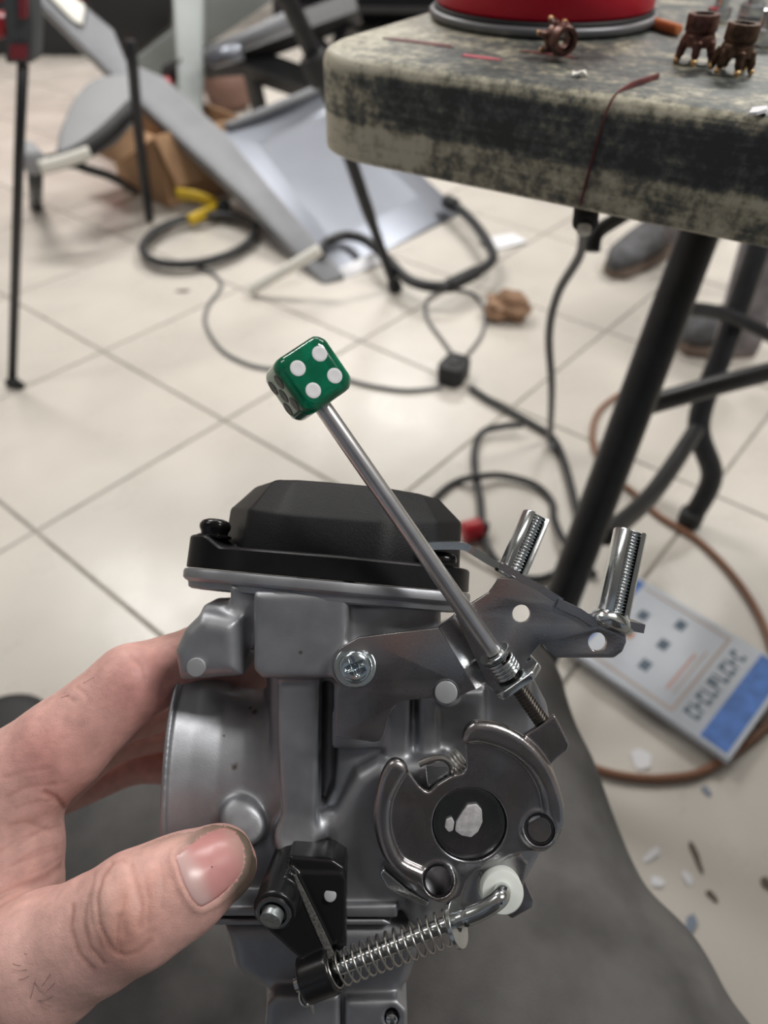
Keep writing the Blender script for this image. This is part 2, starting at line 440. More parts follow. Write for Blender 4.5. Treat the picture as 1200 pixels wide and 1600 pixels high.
for i in range(-14, 22):
    for j in range(-5, 22):
        c = tilepos(i+.5, j+.5)
        if abs(c.x) > 4.1 or not (-.3 < c.y < 6.4): continue
        rel = c-CAMLOC; dep = rel.dot(fwd)
        if dep < .2: continue
        px = 600+FPX*rel.dot(rgt)/dep; py = 800-FPX*rel.dot(upv)/dep
        mg = FPX*.42/dep
        if not (-mg-60 < px < 1260+mg and -mg-20 < py < 1620+mg): continue
        t = bpy.data.objects.new('tile', tme); COL.objects.link(t); t.parent = floor
        t.location = c-floor_at+Vector((0, 0, random.uniform(-.0003, .0003))); t.rotation_euler = (random.uniform(-.001, .001), random.uniform(-.001, .001), YAW); ntile += 1

# ------------------------------------------------------------------ table
TZ = 0.745
e1 = Vector((.856, -.516, 0)).normalized(); e2 = Vector((.516, .856, 0)).normalized()
corner = Vector((-.0475, .4165, 0))
def tp(u, v, z=TZ): return corner+e1*u+e2*v+Vector((0, 0, z))
table = empty('folding_table', tp(.6, .3, 0), 'worn grey folding table with paint-stained top and black tubular legs', 'table')
# the top: lipped slab with rounded corner
def table_mat():
    m = bpy.data.materials.new('worn_table_plastic'); m.use_nodes = True; nt = m.node_tree; b = nt.nodes['Principled BSDF']
    N = nt.nodes.new; L = nt.links.new
    tc = N('ShaderNodeTexCoord'); sp = N('ShaderNodeSeparateXYZ'); L(tc.outputs['Object'], sp.inputs[0])
    mp = N('ShaderNodeMapping'); mp.inputs['Rotation'].default_value = (0, 0, math.atan2(.516, .856)); L(tc.outputs['Object'], mp.inputs[0])
    ms = N('ShaderNodeMapping'); ms.inputs['Scale'].default_value = (9, 60, 420); L(mp.outputs[0], ms.inputs[0])
    streak = N('ShaderNodeTexNoise'); streak.inputs['Scale'].default_value = 1; streak.inputs['Detail'].default_value = 6; streak.inputs['Roughness'].default_value = .65; L(ms.outputs[0], streak.inputs['Vector'])
    blot = N('ShaderNodeTexNoise'); blot.inputs['Scale'].default_value = 45; blot.inputs['Detail'].default_value = 6; L(tc.outputs['Object'], blot.inputs['Vector'])
    # height profile of wear along the lip (object origin at the top face, z down)
    zr = N('ShaderNodeMapRange'); zr.inputs['From Min'].default_value = -.047; zr.inputs['From Max'].default_value = .0005; L(sp.outputs['Z'], zr.inputs['Value'])
    ramp = N('ShaderNodeValToRGB'); cr = ramp.color_ramp; cr.elements[0].position = 0; cr.elements[0].color = (.54,)*3+(1,)
    cr.elements[1].position = 1; cr.elements[1].color = (.26,)*3+(1,)
    for p, v in ((.37, .60), (.43, .28), (.80, .25), (.86, .40), (.90, .64), (.97, .60), (.992, .40)):
        e = cr.elements.new(p); e.color = (v, v, v, 1)
    L(zr.outputs[0], ramp.inputs[0])
    sm = N('ShaderNodeMath'); sm.operation = 'ADD'
    mx = N('ShaderNodeMath'); mx.operation = 'MULTIPLY_ADD'; mx.inputs[1].default_value = .55; mx.inputs[2].default_value = -.275; L(streak.outputs['Fac'], mx.inputs[0])
    mb = N('ShaderNodeMath'); mb.operation = 'MULTIPLY_ADD'; mb.inputs[1].default_value = .75; mb.inputs[2].default_value = -.375; L(blot.outputs['Fac'], mb.inputs[0])
    s2 = N('ShaderNodeMath'); s2.operation = 'ADD'; L(mx.outputs[0], s2.inputs[0]); L(mb.outputs[0], s2.inputs[1])
    L(ramp.outputs[0], sm.inputs[0]); L(s2.outputs[0], sm.inputs[1])
    chip = N('ShaderNodeTexNoise'); chip.inputs['Scale'].default_value = 190; chip.inputs['Detail'].default_value = 8; chip.inputs['Roughness'].default_value = .7; L(tc.outputs['Object'], chip.inputs['Vector'])
    mc = N('ShaderNodeMath'); mc.operation = 'MULTIPLY_ADD'; mc.inputs[1].default_value = 1.15; mc.inputs[2].default_value = -.575; L(chip.outputs['Fac'], mc.inputs[0])
    sc_ = N('ShaderNodeMath'); sc_.operation = 'ADD'; L(sm.outputs[0], sc_.inputs[0]); L(mc.outputs[0], sc_.inputs[1])
    # more wear near the left corner
    sx = N('ShaderNodeSeparateXYZ'); L(mp.outputs[0], sx.inputs[0])
    cw = N('ShaderNodeMapRange'); cw.inputs['From Min'].default_value = -.60; cw.inputs['From Max'].default_value = -.51; cw.inputs['To Min'].default_value = .30; cw.inputs['To Max'].default_value = 0; L(sx.outputs['X'], cw.inputs['Value'])
    s3 = N('ShaderNodeMath'); s3.operation = 'ADD'; L(sc_.outputs[0], s3.inputs[0]); L(cw.outputs[0], s3.inputs[1])
    col = N('ShaderNodeValToRGB'); c = col.color_ramp
    c.elements[0].position = .22; c.elements[0].color = (.035, .04, .037, 1); c.elements[1].position = .78; c.elements[1].color = (.60, .56, .44, 1)
    for p, v in ((.40, (.09, .10, .095)), (.50, (.19, .18, .14)), (.60, (.36, .335, .25))):
        e = c.elements.new(p); e.color = (*v, 1)
    L(s3.outputs[0], col.inputs[0]); L(col.outputs[0], b.inputs['Base Color']); b.inputs['Roughness'].default_value = .5
    bp = N('ShaderNodeBump'); bp.inputs['Strength'].default_value = .35; bp.inputs['Distance'].default_value = .002; L(s2.outputs[0], bp.inputs['Height']); L(bp.outputs[0], b.inputs['Normal'])
    return m
M['table'] = table_mat()
def table_top():
    out = [np.array(p) for p in ((0, 0), (1.2, 0), (1.2, .62), (0, .62))]
    out = fillet(out, [.045, .045, .045, .045], 8)
    prof = [(-.006, -.045), (-.002, -.047), (.0, -.0455), (.0, -.006), (-.0015, -.002), (-.005, 0)]   # (offset, height)
    n = len(out); V = []; F = []
    cen = np.array([.6, .31])
    for off, z in prof:
        for i in range(n):
            p = out[i]; t = out[(i+1) % n]-out[i-1]; nn = np.array([t[1], -t[0]]); nn /= np.linalg.norm(nn)
            q = p+nn*off; V.append(tuple(tp(q[0], q[1], TZ+z)))
    for k in range(len(prof)-1):
        for i in range(n): F.append((k*n+i, k*n+(i+1) % n, (k+1)*n+(i+1) % n, (k+1)*n+i))
    F.append(tuple(range((len(prof)-1)*n, len(prof)*n))); F.append(tuple(reversed(range(n))))
    base = wpos(table)
    o = mesh_obj('table_top', V, F, M['table'], table, True, (0, 0, TZ), 40)
    return o
table_top()
def leg(name, pts, r, parent, material=None, k=8):
    V, F = tube(spline(pts, k), r, 14); return mesh_obj(name, V, F, material or M['black'], parent, sharp=50)
fa, fb = at(1085, 385, .70), at(780, 1200, .874)
fd = (fa-fb).normalized(); ftop = fb+fd*((.70-fb.z)/fd.z)
fb = fb+fd*((.012-fb.z)/fd.z)
leg('leg', [fb, (fb+ftop)/2, ftop], .0195, table)
mesh_obj('foot_cap', *rounded_rod(fb-fd*.010, fb+fd*.02, .019, .004), M['rubber'], table)
ra = at(1182, 395, 1.02); rk = at(1092, 660, 1.10); rk2 = at(1112, 745, 1.14); rf = fl(1078, 812, .012)
rd = (ra-rk).normalized(); rtop = ra+rd*((.70-ra.z)/rd.z)
leg('leg', [rtop, ra, (ra+rk)/2, rk, rk2, rf], .0165, table)
mesh_obj('foot_cap', *rounded_rod(rf-Vector((0, 0, .010)), rf+Vector((0, 0, .02)), .019, .004), M['rubber'], table)
leg('cross_bar', [at(1006, 634, .775), at(1042, 624, .785), at(1120, 602, .80), at(1215, 578, .83)], .0115, table)
leg('brace', [rk-(rk-rf)*.03, at(1022, 768, .98), at(945, 838, .86)], .0125, table)
leg('cross_bar', [at(1066, 482, .98), at(1135, 492, 1.02), at(1215, 530, 1.05)], .010, table)
# dried paint run over the edge
pts = [tp(.170, .040, TZ+.0004), tp(.164, .012, TZ+.0004), tp(.162, -.0002, TZ-.004), tp(.160, -.0003, TZ-.02), tp(.158, -.0003, TZ-.044)]
V, F = tube(spline(pts, 6), [.0019]*6+[.0014]*6+[.0009]*5+[.0015]*8, 8, flat=.2); mesh_obj('paint_run', V, F, M['redpaint'], table)
for (u, v, a, b, mm) in ((.085, .035, .010, .003, 'pinkpaint'), (.112, .060, .014, .003, 'redpaint'), (.046, .05, .02, .004, 'redpaint')):
    pl = [tp(u+a*math.cos(t)*(1+.25*math.sin(3*t+u*90)), v+b*math.sin(t)*(1+.3*math.cos(2*t)), TZ+.0004) for t in np.arange(16)*2*PI/16]
    slab('paint_stain', pl, .0006, M[mm], table)
clip = empty('cable_plug', at(916, 352, .36), 'black plug hanging under the table edge below the red paint run', 'plug')
mesh_obj('plug_body', *rounded_rod(at(917, 322, .372), at(914, 352, .368), .0065, .0015), M['rubber'], clip)
mesh_obj('strain_relief', *rounded_rod(at(914, 352, .368), at(911, 366, .368), .0035, .001), M['cream'], clip)
V, F = tube(spline([at(1000, 322, .62), at(960, 345, .60), at(932, 365, .58), at(926, 392, .58)], 8), .006, 12)
tag(mesh_obj('cable_hook', V, F, M['rubber']), 'short black hooked cable end hanging behind the plug under the table', 'cable')

# things on the table
rc = Vector(fl(876, 65, TZ)); rc = rc+Vector((0, .066, 0)); rc.z = TZ
pot = empty('red_lamp', rc, 'round red domed container with grey rim standing on the worn table', 'container')
mesh_obj('rim', *lathe(rc+Vector((0, 0, .0003)), (0, 0, 1), [(0, .050), (0, .063), (.0015, .0655), (.004, .066), (.0052, .0645), (.0054, .05)], 56), M['steelring'], pot)
mesh_obj('gasket', *lathe(rc+Vector((0, 0, .0053)), (0, 0, 1), [(0, .05), (0, .0632), (.002, .0632), (.002, .05)], 56), M['rubber'], pot)
mesh_obj('dome', *lathe(rc+Vector((0, 0, .0071)), (0, 0, 1), [(0, .050), (0, .0605), (.002, .0622), (.02, .0615), (.045, .057), (.07, .048), (.088, .033), (.096, .015), (.098, .001)], 56), M['redlac'], pot, sharp=60)
pot.name = 'red_container'
def nozzle(base, axis, s, mm, label, roll=0.0):
    base = Vector(base); axis = Vector(axis).normalized()
    n = empty('crown_nozzle', base, label, 'nozzle', 'crown-shaped bronze nozzles on the table')
    H = .0225*s
    pr = [(H, .0052*s), (H, .0078*s), (H-.001*s, .0083*s), (H-.0075*s, .0083*s), (H-.008*s, .0076*s), (H-.009*s, .0076*s), (H-.0098*s, .0082*s), (.0095*s, .0086*s), (.008*s, .0088*s), (.008*s, .0055*s), (H-.006*s, .0052*s)]
    mesh_obj('collar', *lathe(base, axis, pr, 28, cap=False), M[mm], n, sharp=30)
    a = Vector((0, 0, 1)) if abs(axis.z) < .9 else Vector((1, 0, 0))
    u = (a-axis*a.dot(axis)).normalized(); v = axis.cross(u)
    for k in range(6):
        t = roll+k*PI/3; rad = u*math.cos(t)+v*math.sin(t)
        p0 = base+axis*.0105*s+rad*.0072*s; p1 = base+axis*.0015*s+rad*.0100*s
        c = mesh_obj('claw', *tube(spline([p0, (p0+p1)/2+rad*.0003*s, p1], 4), [.0026*s]*3+[.0023*s]*3+[.0016*s]*2+[.0014*s], 10), M[mm], n)
        bmx = bmesh.new(); bmesh.ops.create_uvsphere(bmx, u_segments=12, v_segments=8, radius=.0017*s)
        for q in bmx.verts: q.co += p1+rad*.0003*s+axis*.0003*s
        bm_finish(bmx, 'claw_tip', M['brass'], c)
    return n
nozzle(fl(1083, 98, TZ+.0002), (-.02, .0, 1), .86, 'coppery', 'reddish bronze crown nozzle standing on its claws beside the red container', .2)
nozzle(fl(1140, 114, TZ+.0002), (.03, 0, 1), .84, 'bronze', 'dark brown crown nozzle standing on its claws at the table edge on the right', .5)
nb = fl(862, 56, TZ+.0085); nozzle(nb, (.25, -.95, .03), .72, 'coppery', 'bronze crown nozzle lying on its side in front of the red container', .3)
cl = wpos(bpy.data.objects['crown_nozzle.002']); 
V, F = rounded_rod(fl(1022, 36, TZ+.003), fl(1061, 47, TZ+.003), .0028, .001, 14)
tag(mesh_obj('crayon', V, F, M['orange']), 'short orange stick lying on the table beside the reddish nozzle', 'crayon')
def bolt(px, py, r, h, label):
    b = empty('chrome_bolt', fl(px, py, TZ), label, 'bolt', 'shiny chrome bolts on the table')
    o = wpos(b)
    mesh_obj('head', *lathe(o+Vector((0, 0, .0002)), (0, 0, 1), [(0, r*.9), (.001, r), (h*.45, r), (h*.5, r*.92)], 6), M['chrome'], b, sharp=30)
    mesh_obj('shank', *lathe(o+Vector((0, 0, h*.5)), (0, 0, 1), [(0, r*.6), (h*.45, r*.6), (h*.5, r*.5)], 20), M['chrome'], b, sharp=30)
bolt(1120, 34, .007, .014, 'chrome bolt standing between the two upright nozzles')
bolt(1172, 28, .008, .014, 'chrome bolt at the far back right of the table top')
bolt(1192, 72, .008, .016, 'chrome bolt just right of the dark brown nozzle')
def scrap(name, px, py, w, h, ang, m, label, cat, z=0.0, grp=None, th=.0012):
    c = fl(px, py, z+.0006); pl = []
    for t in np.arange(9)*2*PI/9:
        k = 1+.35*math.sin(2.3*t+px); x = w*.5*math.cos(t)*k; y = h*.5*math.sin(t)*k
        pl.append(Vector((c.x+x*math.cos(ang)-y*math.sin(ang), c.y+x*math.sin(ang)+y*math.cos(ang), z+.0018+.0008*math.sin(3*t))))
    return tag(slab(name, pl, th, m), label, cat, grp or {'paper_scrap': 'paper scraps on the tiles', 'leaf_bit': 'dark leaf bits on the tiles', 'paint_chip': 'blue grey chips on the tiles', 'paint_flake': 'paint flakes on the table'}.get(name))
scrap('paint_flake', 1186, 176, .010, .006, .2, M['white'], 'white paint flake on the front lip of the table at right', 'flake', TZ)
scrap('paint_flake', 905, 118, .006, .004, .2, M['cream'], 'cream paint flake left of the red paint run on the table', 'flake', TZ)

# ------------------------------------------------------------------ things on the floor
def floor_path(pts, z, closed=False, k=8): return spline([fl(x, y, z) for x, y in pts], k, closed)
def cable(name, pts, r, m, label, cat='cable', closed=False, lift=None):
    if lift is None: path = floor_path(pts, r+.0004, closed)
    else: path = spline([fl(x, y, r+.0004+l) for (x, y), l in zip(pts, lift)], 8, closed)
    V, F = tube(path, r, 10, closed); return tag(mesh_obj(name, V, F, m), label, cat)
# booklet
bk = [fl(872, 1020), fl(1130, 1203), fl(1228, 1062), fl(985, 872)]
bo, bx, by = bk[1], (bk[0]-bk[1]), (bk[2]-bk[1]); by = by-bx*(by.dot(bx)/bx.dot(bx))
def bp(u, v, z=.0125): return bo+bx*u+by*v+Vector((0, 0, z+.0110))
book = empty('leaflet', bp(.5, .5, 0), 'blue and white printed booklet lying on the tiles under the table', 'booklet')
slab('cover', [bp(0, 0, .012), bp(1, 0, .012), bp(1, 1, .012), bp(0, 1, .012)], .011, M['paper'], book, bevel=.0012)
def ink(name, u0, u1, v0, v1, m, z=.0124): slab(name, [bp(u0, v0, z), bp(u1, v0, z), bp(u1, v1, z), bp(u0, v1, z)], .0004, M[m], book)
ink('blue_band', .025, .17, .03, .97, 'blue'); ink('blue_band', .90, .985, .05, .97, 'blue')
ink('border_line', .335, .35, .06, .95, 'tanink'); ink('border_line', .35, .88, .06, .085, 'tanink'); ink('border_line', .35, .88, .92, .94, 'tanink')
ink('text_line', .42, .435, .20, .62, 'pinkink'); ink('text_line', .385, .395, .2, .7, 'tanink')
random.seed(3)
v = .12
for k in range(9):
    wv = random.choice((.055, .07, .06)); ink('letter', .215, .30, v, v+.018, 'ink')
    if k % 3 != 1: ink('letter', .215, .235, v+.018, v+wv, 'ink')
    if k % 2 == 0: ink('letter', .275, .30, v+.018, v+wv, 'ink')
    if k % 3 == 1: ink('letter', .25, .27, v+.018, v+wv, 'ink')
    v += wv+.024
for (u, vv) in ((.56, .22), (.56, .48), (.56, .74), (.75, .62)): ink('printed_picture', u, u+.055, vv, vv+.10, 'ink')
ink('printed_picture', .74, .78, .40, .47, 'orange')

cable('hose', [(905, 1190), (960, 1210), (1040, 1216), (1115, 1196), (1215, 1110), (1205, 1010), (1165, 925), (1100, 852), (1030, 806), (990, 770), (955, 742), (933, 712), (926, 675), (938, 640), (975, 612), (1010, 600)], .0052, M['copper'], 'brown rubber hose curving over the tiles around the booklet', 'hose', lift=[0, 0, 0, -.0, 0, 0, 0, 0, 0, 0, 0, 0, 0, 0, 0, 0])
cable('power_cable', [(735, 605), (765, 625), (798, 643), (835, 664), (864, 684), (882, 722), (897, 780), (906, 830), (890, 880), (840, 905), (790, 890), (757, 845), (750, 780), (741, 715), (752, 677), (785, 666), (817, 664)], .0062, M['cable'], 'black power cable looped on the tiles behind the black cover', lift=[.003]*14+[.006, .012, .0135])
cable('extension_cable', [(650, 810), (690, 768), (715, 752), (745, 745), (785, 743), (835, 757), (862, 783), (866, 812), (885, 850), (930, 900)], .0058, M['cable'], 'second black cable arching across the loop near the red plug', lift=[0, 0, 0, .0125, .006, .004, 0, 0, .0125, 0])
cable('lamp_cord', [(715, 562), (692, 532), (667, 494), (671, 464), (702, 452), (740, 460), (758, 488), (753, 522), (731, 553)], .0040, M['greycable'], 'thin grey cord looping from the black switch up the tiles', 'cord')
cable('thin_cord', [(690, 605), (640, 610), (600, 606), (560, 598), (500, 580), (430, 577), (385, 568), (345, 545), (322, 508), (325, 478), (346, 446), (330, 425), (300, 412)], .0042, M['greycable'], 'thin pale cord trailing left across the tiles behind the green die', 'cord')
sw = empty('inline_switch', fl(708, 590), 'black inline switch box lying on the tiles right of the die', 'switch')
d1 = (fl(728, 566)-fl(690, 612)).normalized(); d2 = Vector((-d1.y, d1.x, 0)); cc = fl(708, 592)
pl = [cc+d1*x+d2*y+Vector((0, 0, .042)) for x, y in ((-.036, -.018), (-.022, -.028), (.026, -.026), (.036, -.014), (.036, .014), (.026, .026), (-.022, .028), (-.036, .018))]
slab('housing', pl, .0415, M['rubber'], sw, bevel=.004)
slab('rocker', [cc+d1*x+d2*y+Vector((0, 0, .046)) for x, y in ((-.012, -.009), (.014, -.009), (.014, .009), (-.012, .009))], .006, M['cable'], sw, bevel=.0015)
pgo = empty('red_plug', fl(740, 830), 'red cable plug on the tiles at the right edge of the black cover', 'plug')
mesh_obj('plug_body', *rounded_rod(fl(722, 832, .0175), fl(752, 824, .0175), .017, .005), M['red'], pgo)
mesh_obj('boot', *rounded_rod(fl(752, 824, .0165), fl(764, 826, .0155), .010, .003), M['rubber'], pgo)
path = spline([at(912, 348, .80), at(906, 398, .86), at(872, 458, .93), at(858, 522, 1.0), at(862, 605, 1.11), fl(860, 682, .02), fl(862, 700, .018)], 8)
V, F = tube(path, .0058, 10); tag(mesh_obj('hanging_cord', V, F, M['greycable']), 'grey cord hanging from under the table edge down to the cables', 'cord')
# crumpled paper
bm = bmesh.new(); bmesh.ops.create_icosphere(bm, subdivisions=3, radius=1.0); cc = fl(790, 497)
for q in bm.verts:
    n = q.co.copy(); k = 1+.22*math.sin(5*n.x+2)*math.cos(4*n.y)+.16*math.sin(9*n.z+3*n.x)+random.uniform(-.06, .06)
    q.co = Vector((n.x*.052*k, n.y*.036*k, max(n.z*.034*k, -.027)+.0275))+cc
tag(bm_finish(bm, 'crumpled_paper', M['brown'], None, smooth=False), 'crumpled brown paper on the tiles right of the tubular frame', 'paper')
for (x, y, w, h, a) in ((785, 380, .12, .07, .5),):
    c = fl(x, y); pl = [c+Vector((dx*math.cos(a)-dy*math.sin(a), dx*math.sin(a)+dy*math.cos(a), .004+zz)) for dx, dy, zz in ((-w/2, -h/2, 0), (w/2, -h/2, .003), (w/2, h/2, .001), (-w/2, h/2, .006))]
    tag(slab('paper_sheet', pl, .001, M['white']), 'white sheet of paper on the tiles beyond the tubular frame', 'paper')
scrap('paper_scrap', 1018, 1336, .022, .010, .5, M['white'], 'white paper scrap on the tiles at the edge of the trouser leg', 'scrap')
scrap('paper_scrap', 1028, 1378, .020, .009, -.2, M['white'], 'white paper scrap just below the other one by the trouser leg', 'scrap')
scrap('paper_scrap', 1074, 1372, .012, .012, 1.2, M['white'], 'small white scrap next to the dark leaf bit on the tiles', 'scrap')
scrap('leaf_bit', 1088, 1340, .028, .008, 1.7, M['leaf'], 'long dark leaf bit on the tiles at lower right', 'leaf')
scrap('leaf_bit', 1198, 1380, .018, .010, 1.3, M['leaf'], 'dark leaf bit at the right edge of the picture', 'leaf')
scrap('leaf_bit', 1112, 1400, .012, .008, 2.0, M['leaf'], 'tiny leaf bit above the blue grey chip on the tiles', 'leaf')
scrap('paint_chip', 1080, 1444, .020, .012, .6, M['bluechip'], 'blue grey chip lying lowest on the tiles at right', 'chip')
scrap('paint_chip', 1104, 1236, .012, .010, .9, M['bluechip'], 'blue grey chip on the tiles just below the booklet', 'chip')
scrap('paper_scrap', 1003, 1186, .035, .022, .3, M['white'], 'white scrap on the tiles inside the curve of the brown hose', 'scrap')
scrap('dust_clump', 285, 455, .030, .016, .3, M['leaf'], 'small dark dust clump on the tiles beside the pale cord', 'dust')

# hose coil, clamp, stick
V = []; F = []
ring = []
for k in range(2):
    ring += [(310+88*math.cos(t), 374+(38-2*k)*math.sin(t)-14*math.cos(t)) for t in np.linspace(0, 2*PI, 25)[:-1]]
path = np.array([tuple(fl(x, y, .014+.018*i/len(ring))) for i, (x, y) in enumerate(ring+[(404, 352)])])
V, F = tube(path, .0098, 10); tag(mesh_obj('hose_coil', V, F, M['cable']), 'black hose coiled in a ring on the tiles in front of the cardboard box', 'hose')
ck = empty('yellow_clamp', fl(320, 322), 'yellow hand clamp on the floor behind the black hose coil', 'clamp')
V, F = tube(spline([fl(278, 303, .06), fl(310, 308, .06), fl(345, 322, .03)], 6), .017, 10, flat=.6); mesh_obj('jaw', V, F, M['yellow'], ck)
V, F = tube(spline([fl(296, 345, .03), fl(322, 333, .035), fl(348, 322, .03)], 6), .017, 10, flat=.6); mesh_obj('jaw', V, F, M['yellow'], ck)
mesh_obj('pivot', *rounded_rod(fl(350, 322, .0), fl(350, 322, .05), .02, .004), M['rubber'], ck)
V, F = rounded_rod(fl(391, 454, .0145), fl(500, 390, .11), .0135, .003); tag(mesh_obj('white_stick', V, F, M['cream']), 'pale plastic stick propped on the lower end of the silver ramp', 'stick')
# ramp
ramp = empty('sheet_ramp', fl(520, 440), 'silver sheet metal ramp with a long grey side rail resting on the tiles', 'ramp')
slab('deck', [wy(345, 205, 2.32), wy(515, 135, 2.50), wy(722, 330, 2.21), wy(520, 438, 1.77)], .02, M['silver'], ramp, bevel=.008, seg=3)
ry = lambda x, y: wy(x, y, 2.80-(y+15)*.00235)
rp = [ry(42, -15), ry(106, -15), ry(176, 43), ry(196, 92), ry(256, 118), ry(352, 205), ry(540, 428), ry(505, 442), ry(376, 306), ry(222, 165)]
slab('side_rail', rp, .05, M['grey'], ramp, bevel=.012, seg=2)
slab('rail_window', [ry(70, -12)-fwd*.02, ry(100, -12)-fwd*.02, ry(136, 14)-fwd*.02, ry(132, 44)-fwd*.02, ry(118, 38)-fwd*.02], .01, M['cream'], ramp, bevel=.003)
slab('end_strip', [wy(503, 432, 1.755), wy(530, 440, 1.755), wy(600, 408, 1.85), wy(585, 392, 1.87)], .01, M['white'], ramp, bevel=.003)
V, F = tube(spline([wy(352, 200, 2.33), wy(430, 168, 2.40), wy(512, 134, 2.50)], 5), .014, 10); mesh_obj('top_hem', V, F, M['grey'], ramp)
# tubular frame
frame = empty('tubular_frame', fl(640, 440), 'black bent tube frame lying on the floor at the foot of the ramp', 'frame')
V, F = tube(floor_path([(500, 396), (512, 378), (540, 368), (570, 375), (605, 405), (640, 438), (690, 448), (735, 430), (768, 408), (765, 385), (740, 348), (706, 316)], .05), .013, 12); mesh_obj('tube', V, F, M['black'], frame)
mesh_obj('end_cap', *rounded_rod(fl(712, 322, .05), fl(697, 314, .05), .02, .006), M['rubber'], frame)
mesh_obj('sleeve', *rounded_rod(fl(700, 447, .05), fl(745, 425, .05), .017, .004), M['rubber'], frame)
# tripod leaning across
tri = empty('light_stand', fl(618, 452), 'black stand leg slanting down in front of the silver ramp', 'stand')
lp = [wy(440, -20, 1.62), wy(500, 112, 1.66), wy(575, 330, 1.70), fl(617, 448, .01)]
V, F = tube(spline(lp, 6), [.018]*7+[.015]*6+[.012]*6, 10); mesh_obj('leg', V, F, M['black'], tri)
mesh_obj('rubber_foot', *rounded_rod(fl(614, 440, .02), fl(620, 455, .004), .017, .004), M['rubber'], tri)
mesh_obj('joint', *rounded_rod(wy(486, 86, 1.64), wy(506, 128, 1.65), .027, .005), M['rubber'], tri)
# black bracket frame behind
bf = empty('bracket_frame', Vector((-.35, 2.75, 0)), 'black angular steel frame standing behind the silver ramp', 'frame')
for a, b, r in (((318, 100), (560, 12), .045), ((385, 98), (505, 140), .05), ((462, 40), (540, 122), .035), ((505, 140), (545, 40), .03), ((318, 100), (390, 95), .04)):
    V, F = tube([wy(*a, 2.72), wy(*b, 2.72)], r, 4); mesh_obj('bar', V, F, M['black'], bf, smooth=False)
V, F = tube([wy(320, 92, 2.62), wy(455, 28, 2.62)], .022, 8); mesh_obj('rail', V, F, M['grey'], bf)
V, F = tube([wy(330, 92, 2.60), wy(378, 80, 2.60)], .025, 8); mesh_obj('end_plate', V, F, M['silver'], bf)
V, F = tube([wy(390, 100, 2.74), Vector((-.42, 2.76, 0))], .028, 4); mesh_obj('post', V, F, M['black'], bf, smooth=False)
V, F = tube([wy(540, 110, 2.74), Vector((-.05, 2.76, 0))], .028, 4); mesh_obj('post', V, F, M['black'], bf, smooth=False)
# grey machine
gm = empty('grey_machine', Vector((-.9, 3.2, 0)), 'grey green panelled machine with an upright post behind the ramp', 'machine')
slab('side_panel', [wy(205, 95, 3.0), wy(270, 45, 3.0), wy(270, -30, 3.0), wy(470, -30, 3.0), wy(300, 90, 3.0), wy(285, 178, 2.98)], .05, M['greygreen'], gm, bevel=.01)
slab('post', [wy(268, -25, 2.86), wy(318, -25, 2.86), wy(316, 195, 2.5), wy(280, 180, 2.5)], .05, M['greygreen'], gm, bevel=.01)
mesh_obj('knob', *rounded_rod(wy(262, 118, 2.7), wy(292, 104, 2.66), .03, .008), M['rubber'], gm)
mesh_obj('button', *rounded_rod(wy(256, 135, 2.64), wy(262, 128, 2.62), .018, .005), M['red'], gm)
V, F = tube([wy(300, 40, 3.03), Vector((-.80, 3.1, 0))], .04, 6); mesh_obj('leg', V, F, M['greygreen'], gm)
bb = empty('black_bin', Vector((-1.15, 3.5, 0)), 'black plastic bin behind the grey rail at top left', 'bin')
p0 = wy(205, 92, 3.25)
slab('front', [wy(110, -30, 3.2), wy(272, -30, 3.2), wy(268, 42, 3.2), wy(207, 94, 3.2), wy(165, 50, 3.2)], .25, M['rubber'], bb, bevel=.02)
V, F = tube([wy(215, 60, 3.35), Vector((-1.16, 3.45, 0))], .05, 8); mesh_obj('pedestal', V, F, M['rubber'], bb)
# brown pot
bc = fl(352, 185)
pb = tag(mesh_obj('clay_pot', *lathe(bc+Vector((0, .15, 0)), (0, 0, 1), [(0, .06), (.02, .085), (.08, .105), (.14, .09), (.17, .055), (.19, .06), (.19, .045), (.1, .05)], 24, ), M['clay']), 'rounded brown clay pot between the grey post and the black frame', 'pot')
# chair shell
ch = empty('grey_chair', fl(212, 300), 'grey plastic shell chair with thin black legs beside the cardboard box', 'chair')
def shell():
    px = [(82, 242), (90, 200), (108, 158), (130, 130), (158, 114), (206, 112), (207, 168), (178, 200), (140, 222), (108, 244)]
    ps = [wy(x, y, 2.02+(242-y)*.0026) for x, y in px]
    return slab('seat_shell', ps, .05, M['shell'], ch, bevel=.018, seg=3)
shell()
V, F = tube(spline([wy(48, 262, 1.95), wy(110, 246, 1.99), wy(160, 214, 2.06), wy(208, 168, 2.17)], 6), .022, 8); mesh_obj('seat_rim', V, F, M['rubber'], ch)
V, F = tube(spline([wy(62, 262, 1.91), wy(100, 252, 1.94), wy(140, 238, 1.98)], 4), .016, 8, flat=.6); mesh_obj('pale_trim', V, F, M['cream'], ch)
mesh_obj('front_bumper', *rounded_rod(wy(38, 236, 1.98), wy(58, 258, 1.93), .032, .015), M['shell'], ch)
V, F = tube(spline([wy(203, 62, 2.02), wy(208, 110, 2.02), wy(216, 200, 2.08), fl(234, 342, .01)], 6), .014, 8); mesh_obj('leg', V, F, M['black'], ch)
V, F = tube(spline([wy(100, 250, 1.99), wy(130, 262, 2.0), wy(178, 278, 2.08), fl(212, 300, .02)], 6), .012, 8); mesh_obj('leg', V, F, M['black'], ch)
V, F = tube([wy(55, 262, 1.95), fl(56, 322, .0)], .02, 8); mesh_obj('leg', V, F, M['black'], ch)
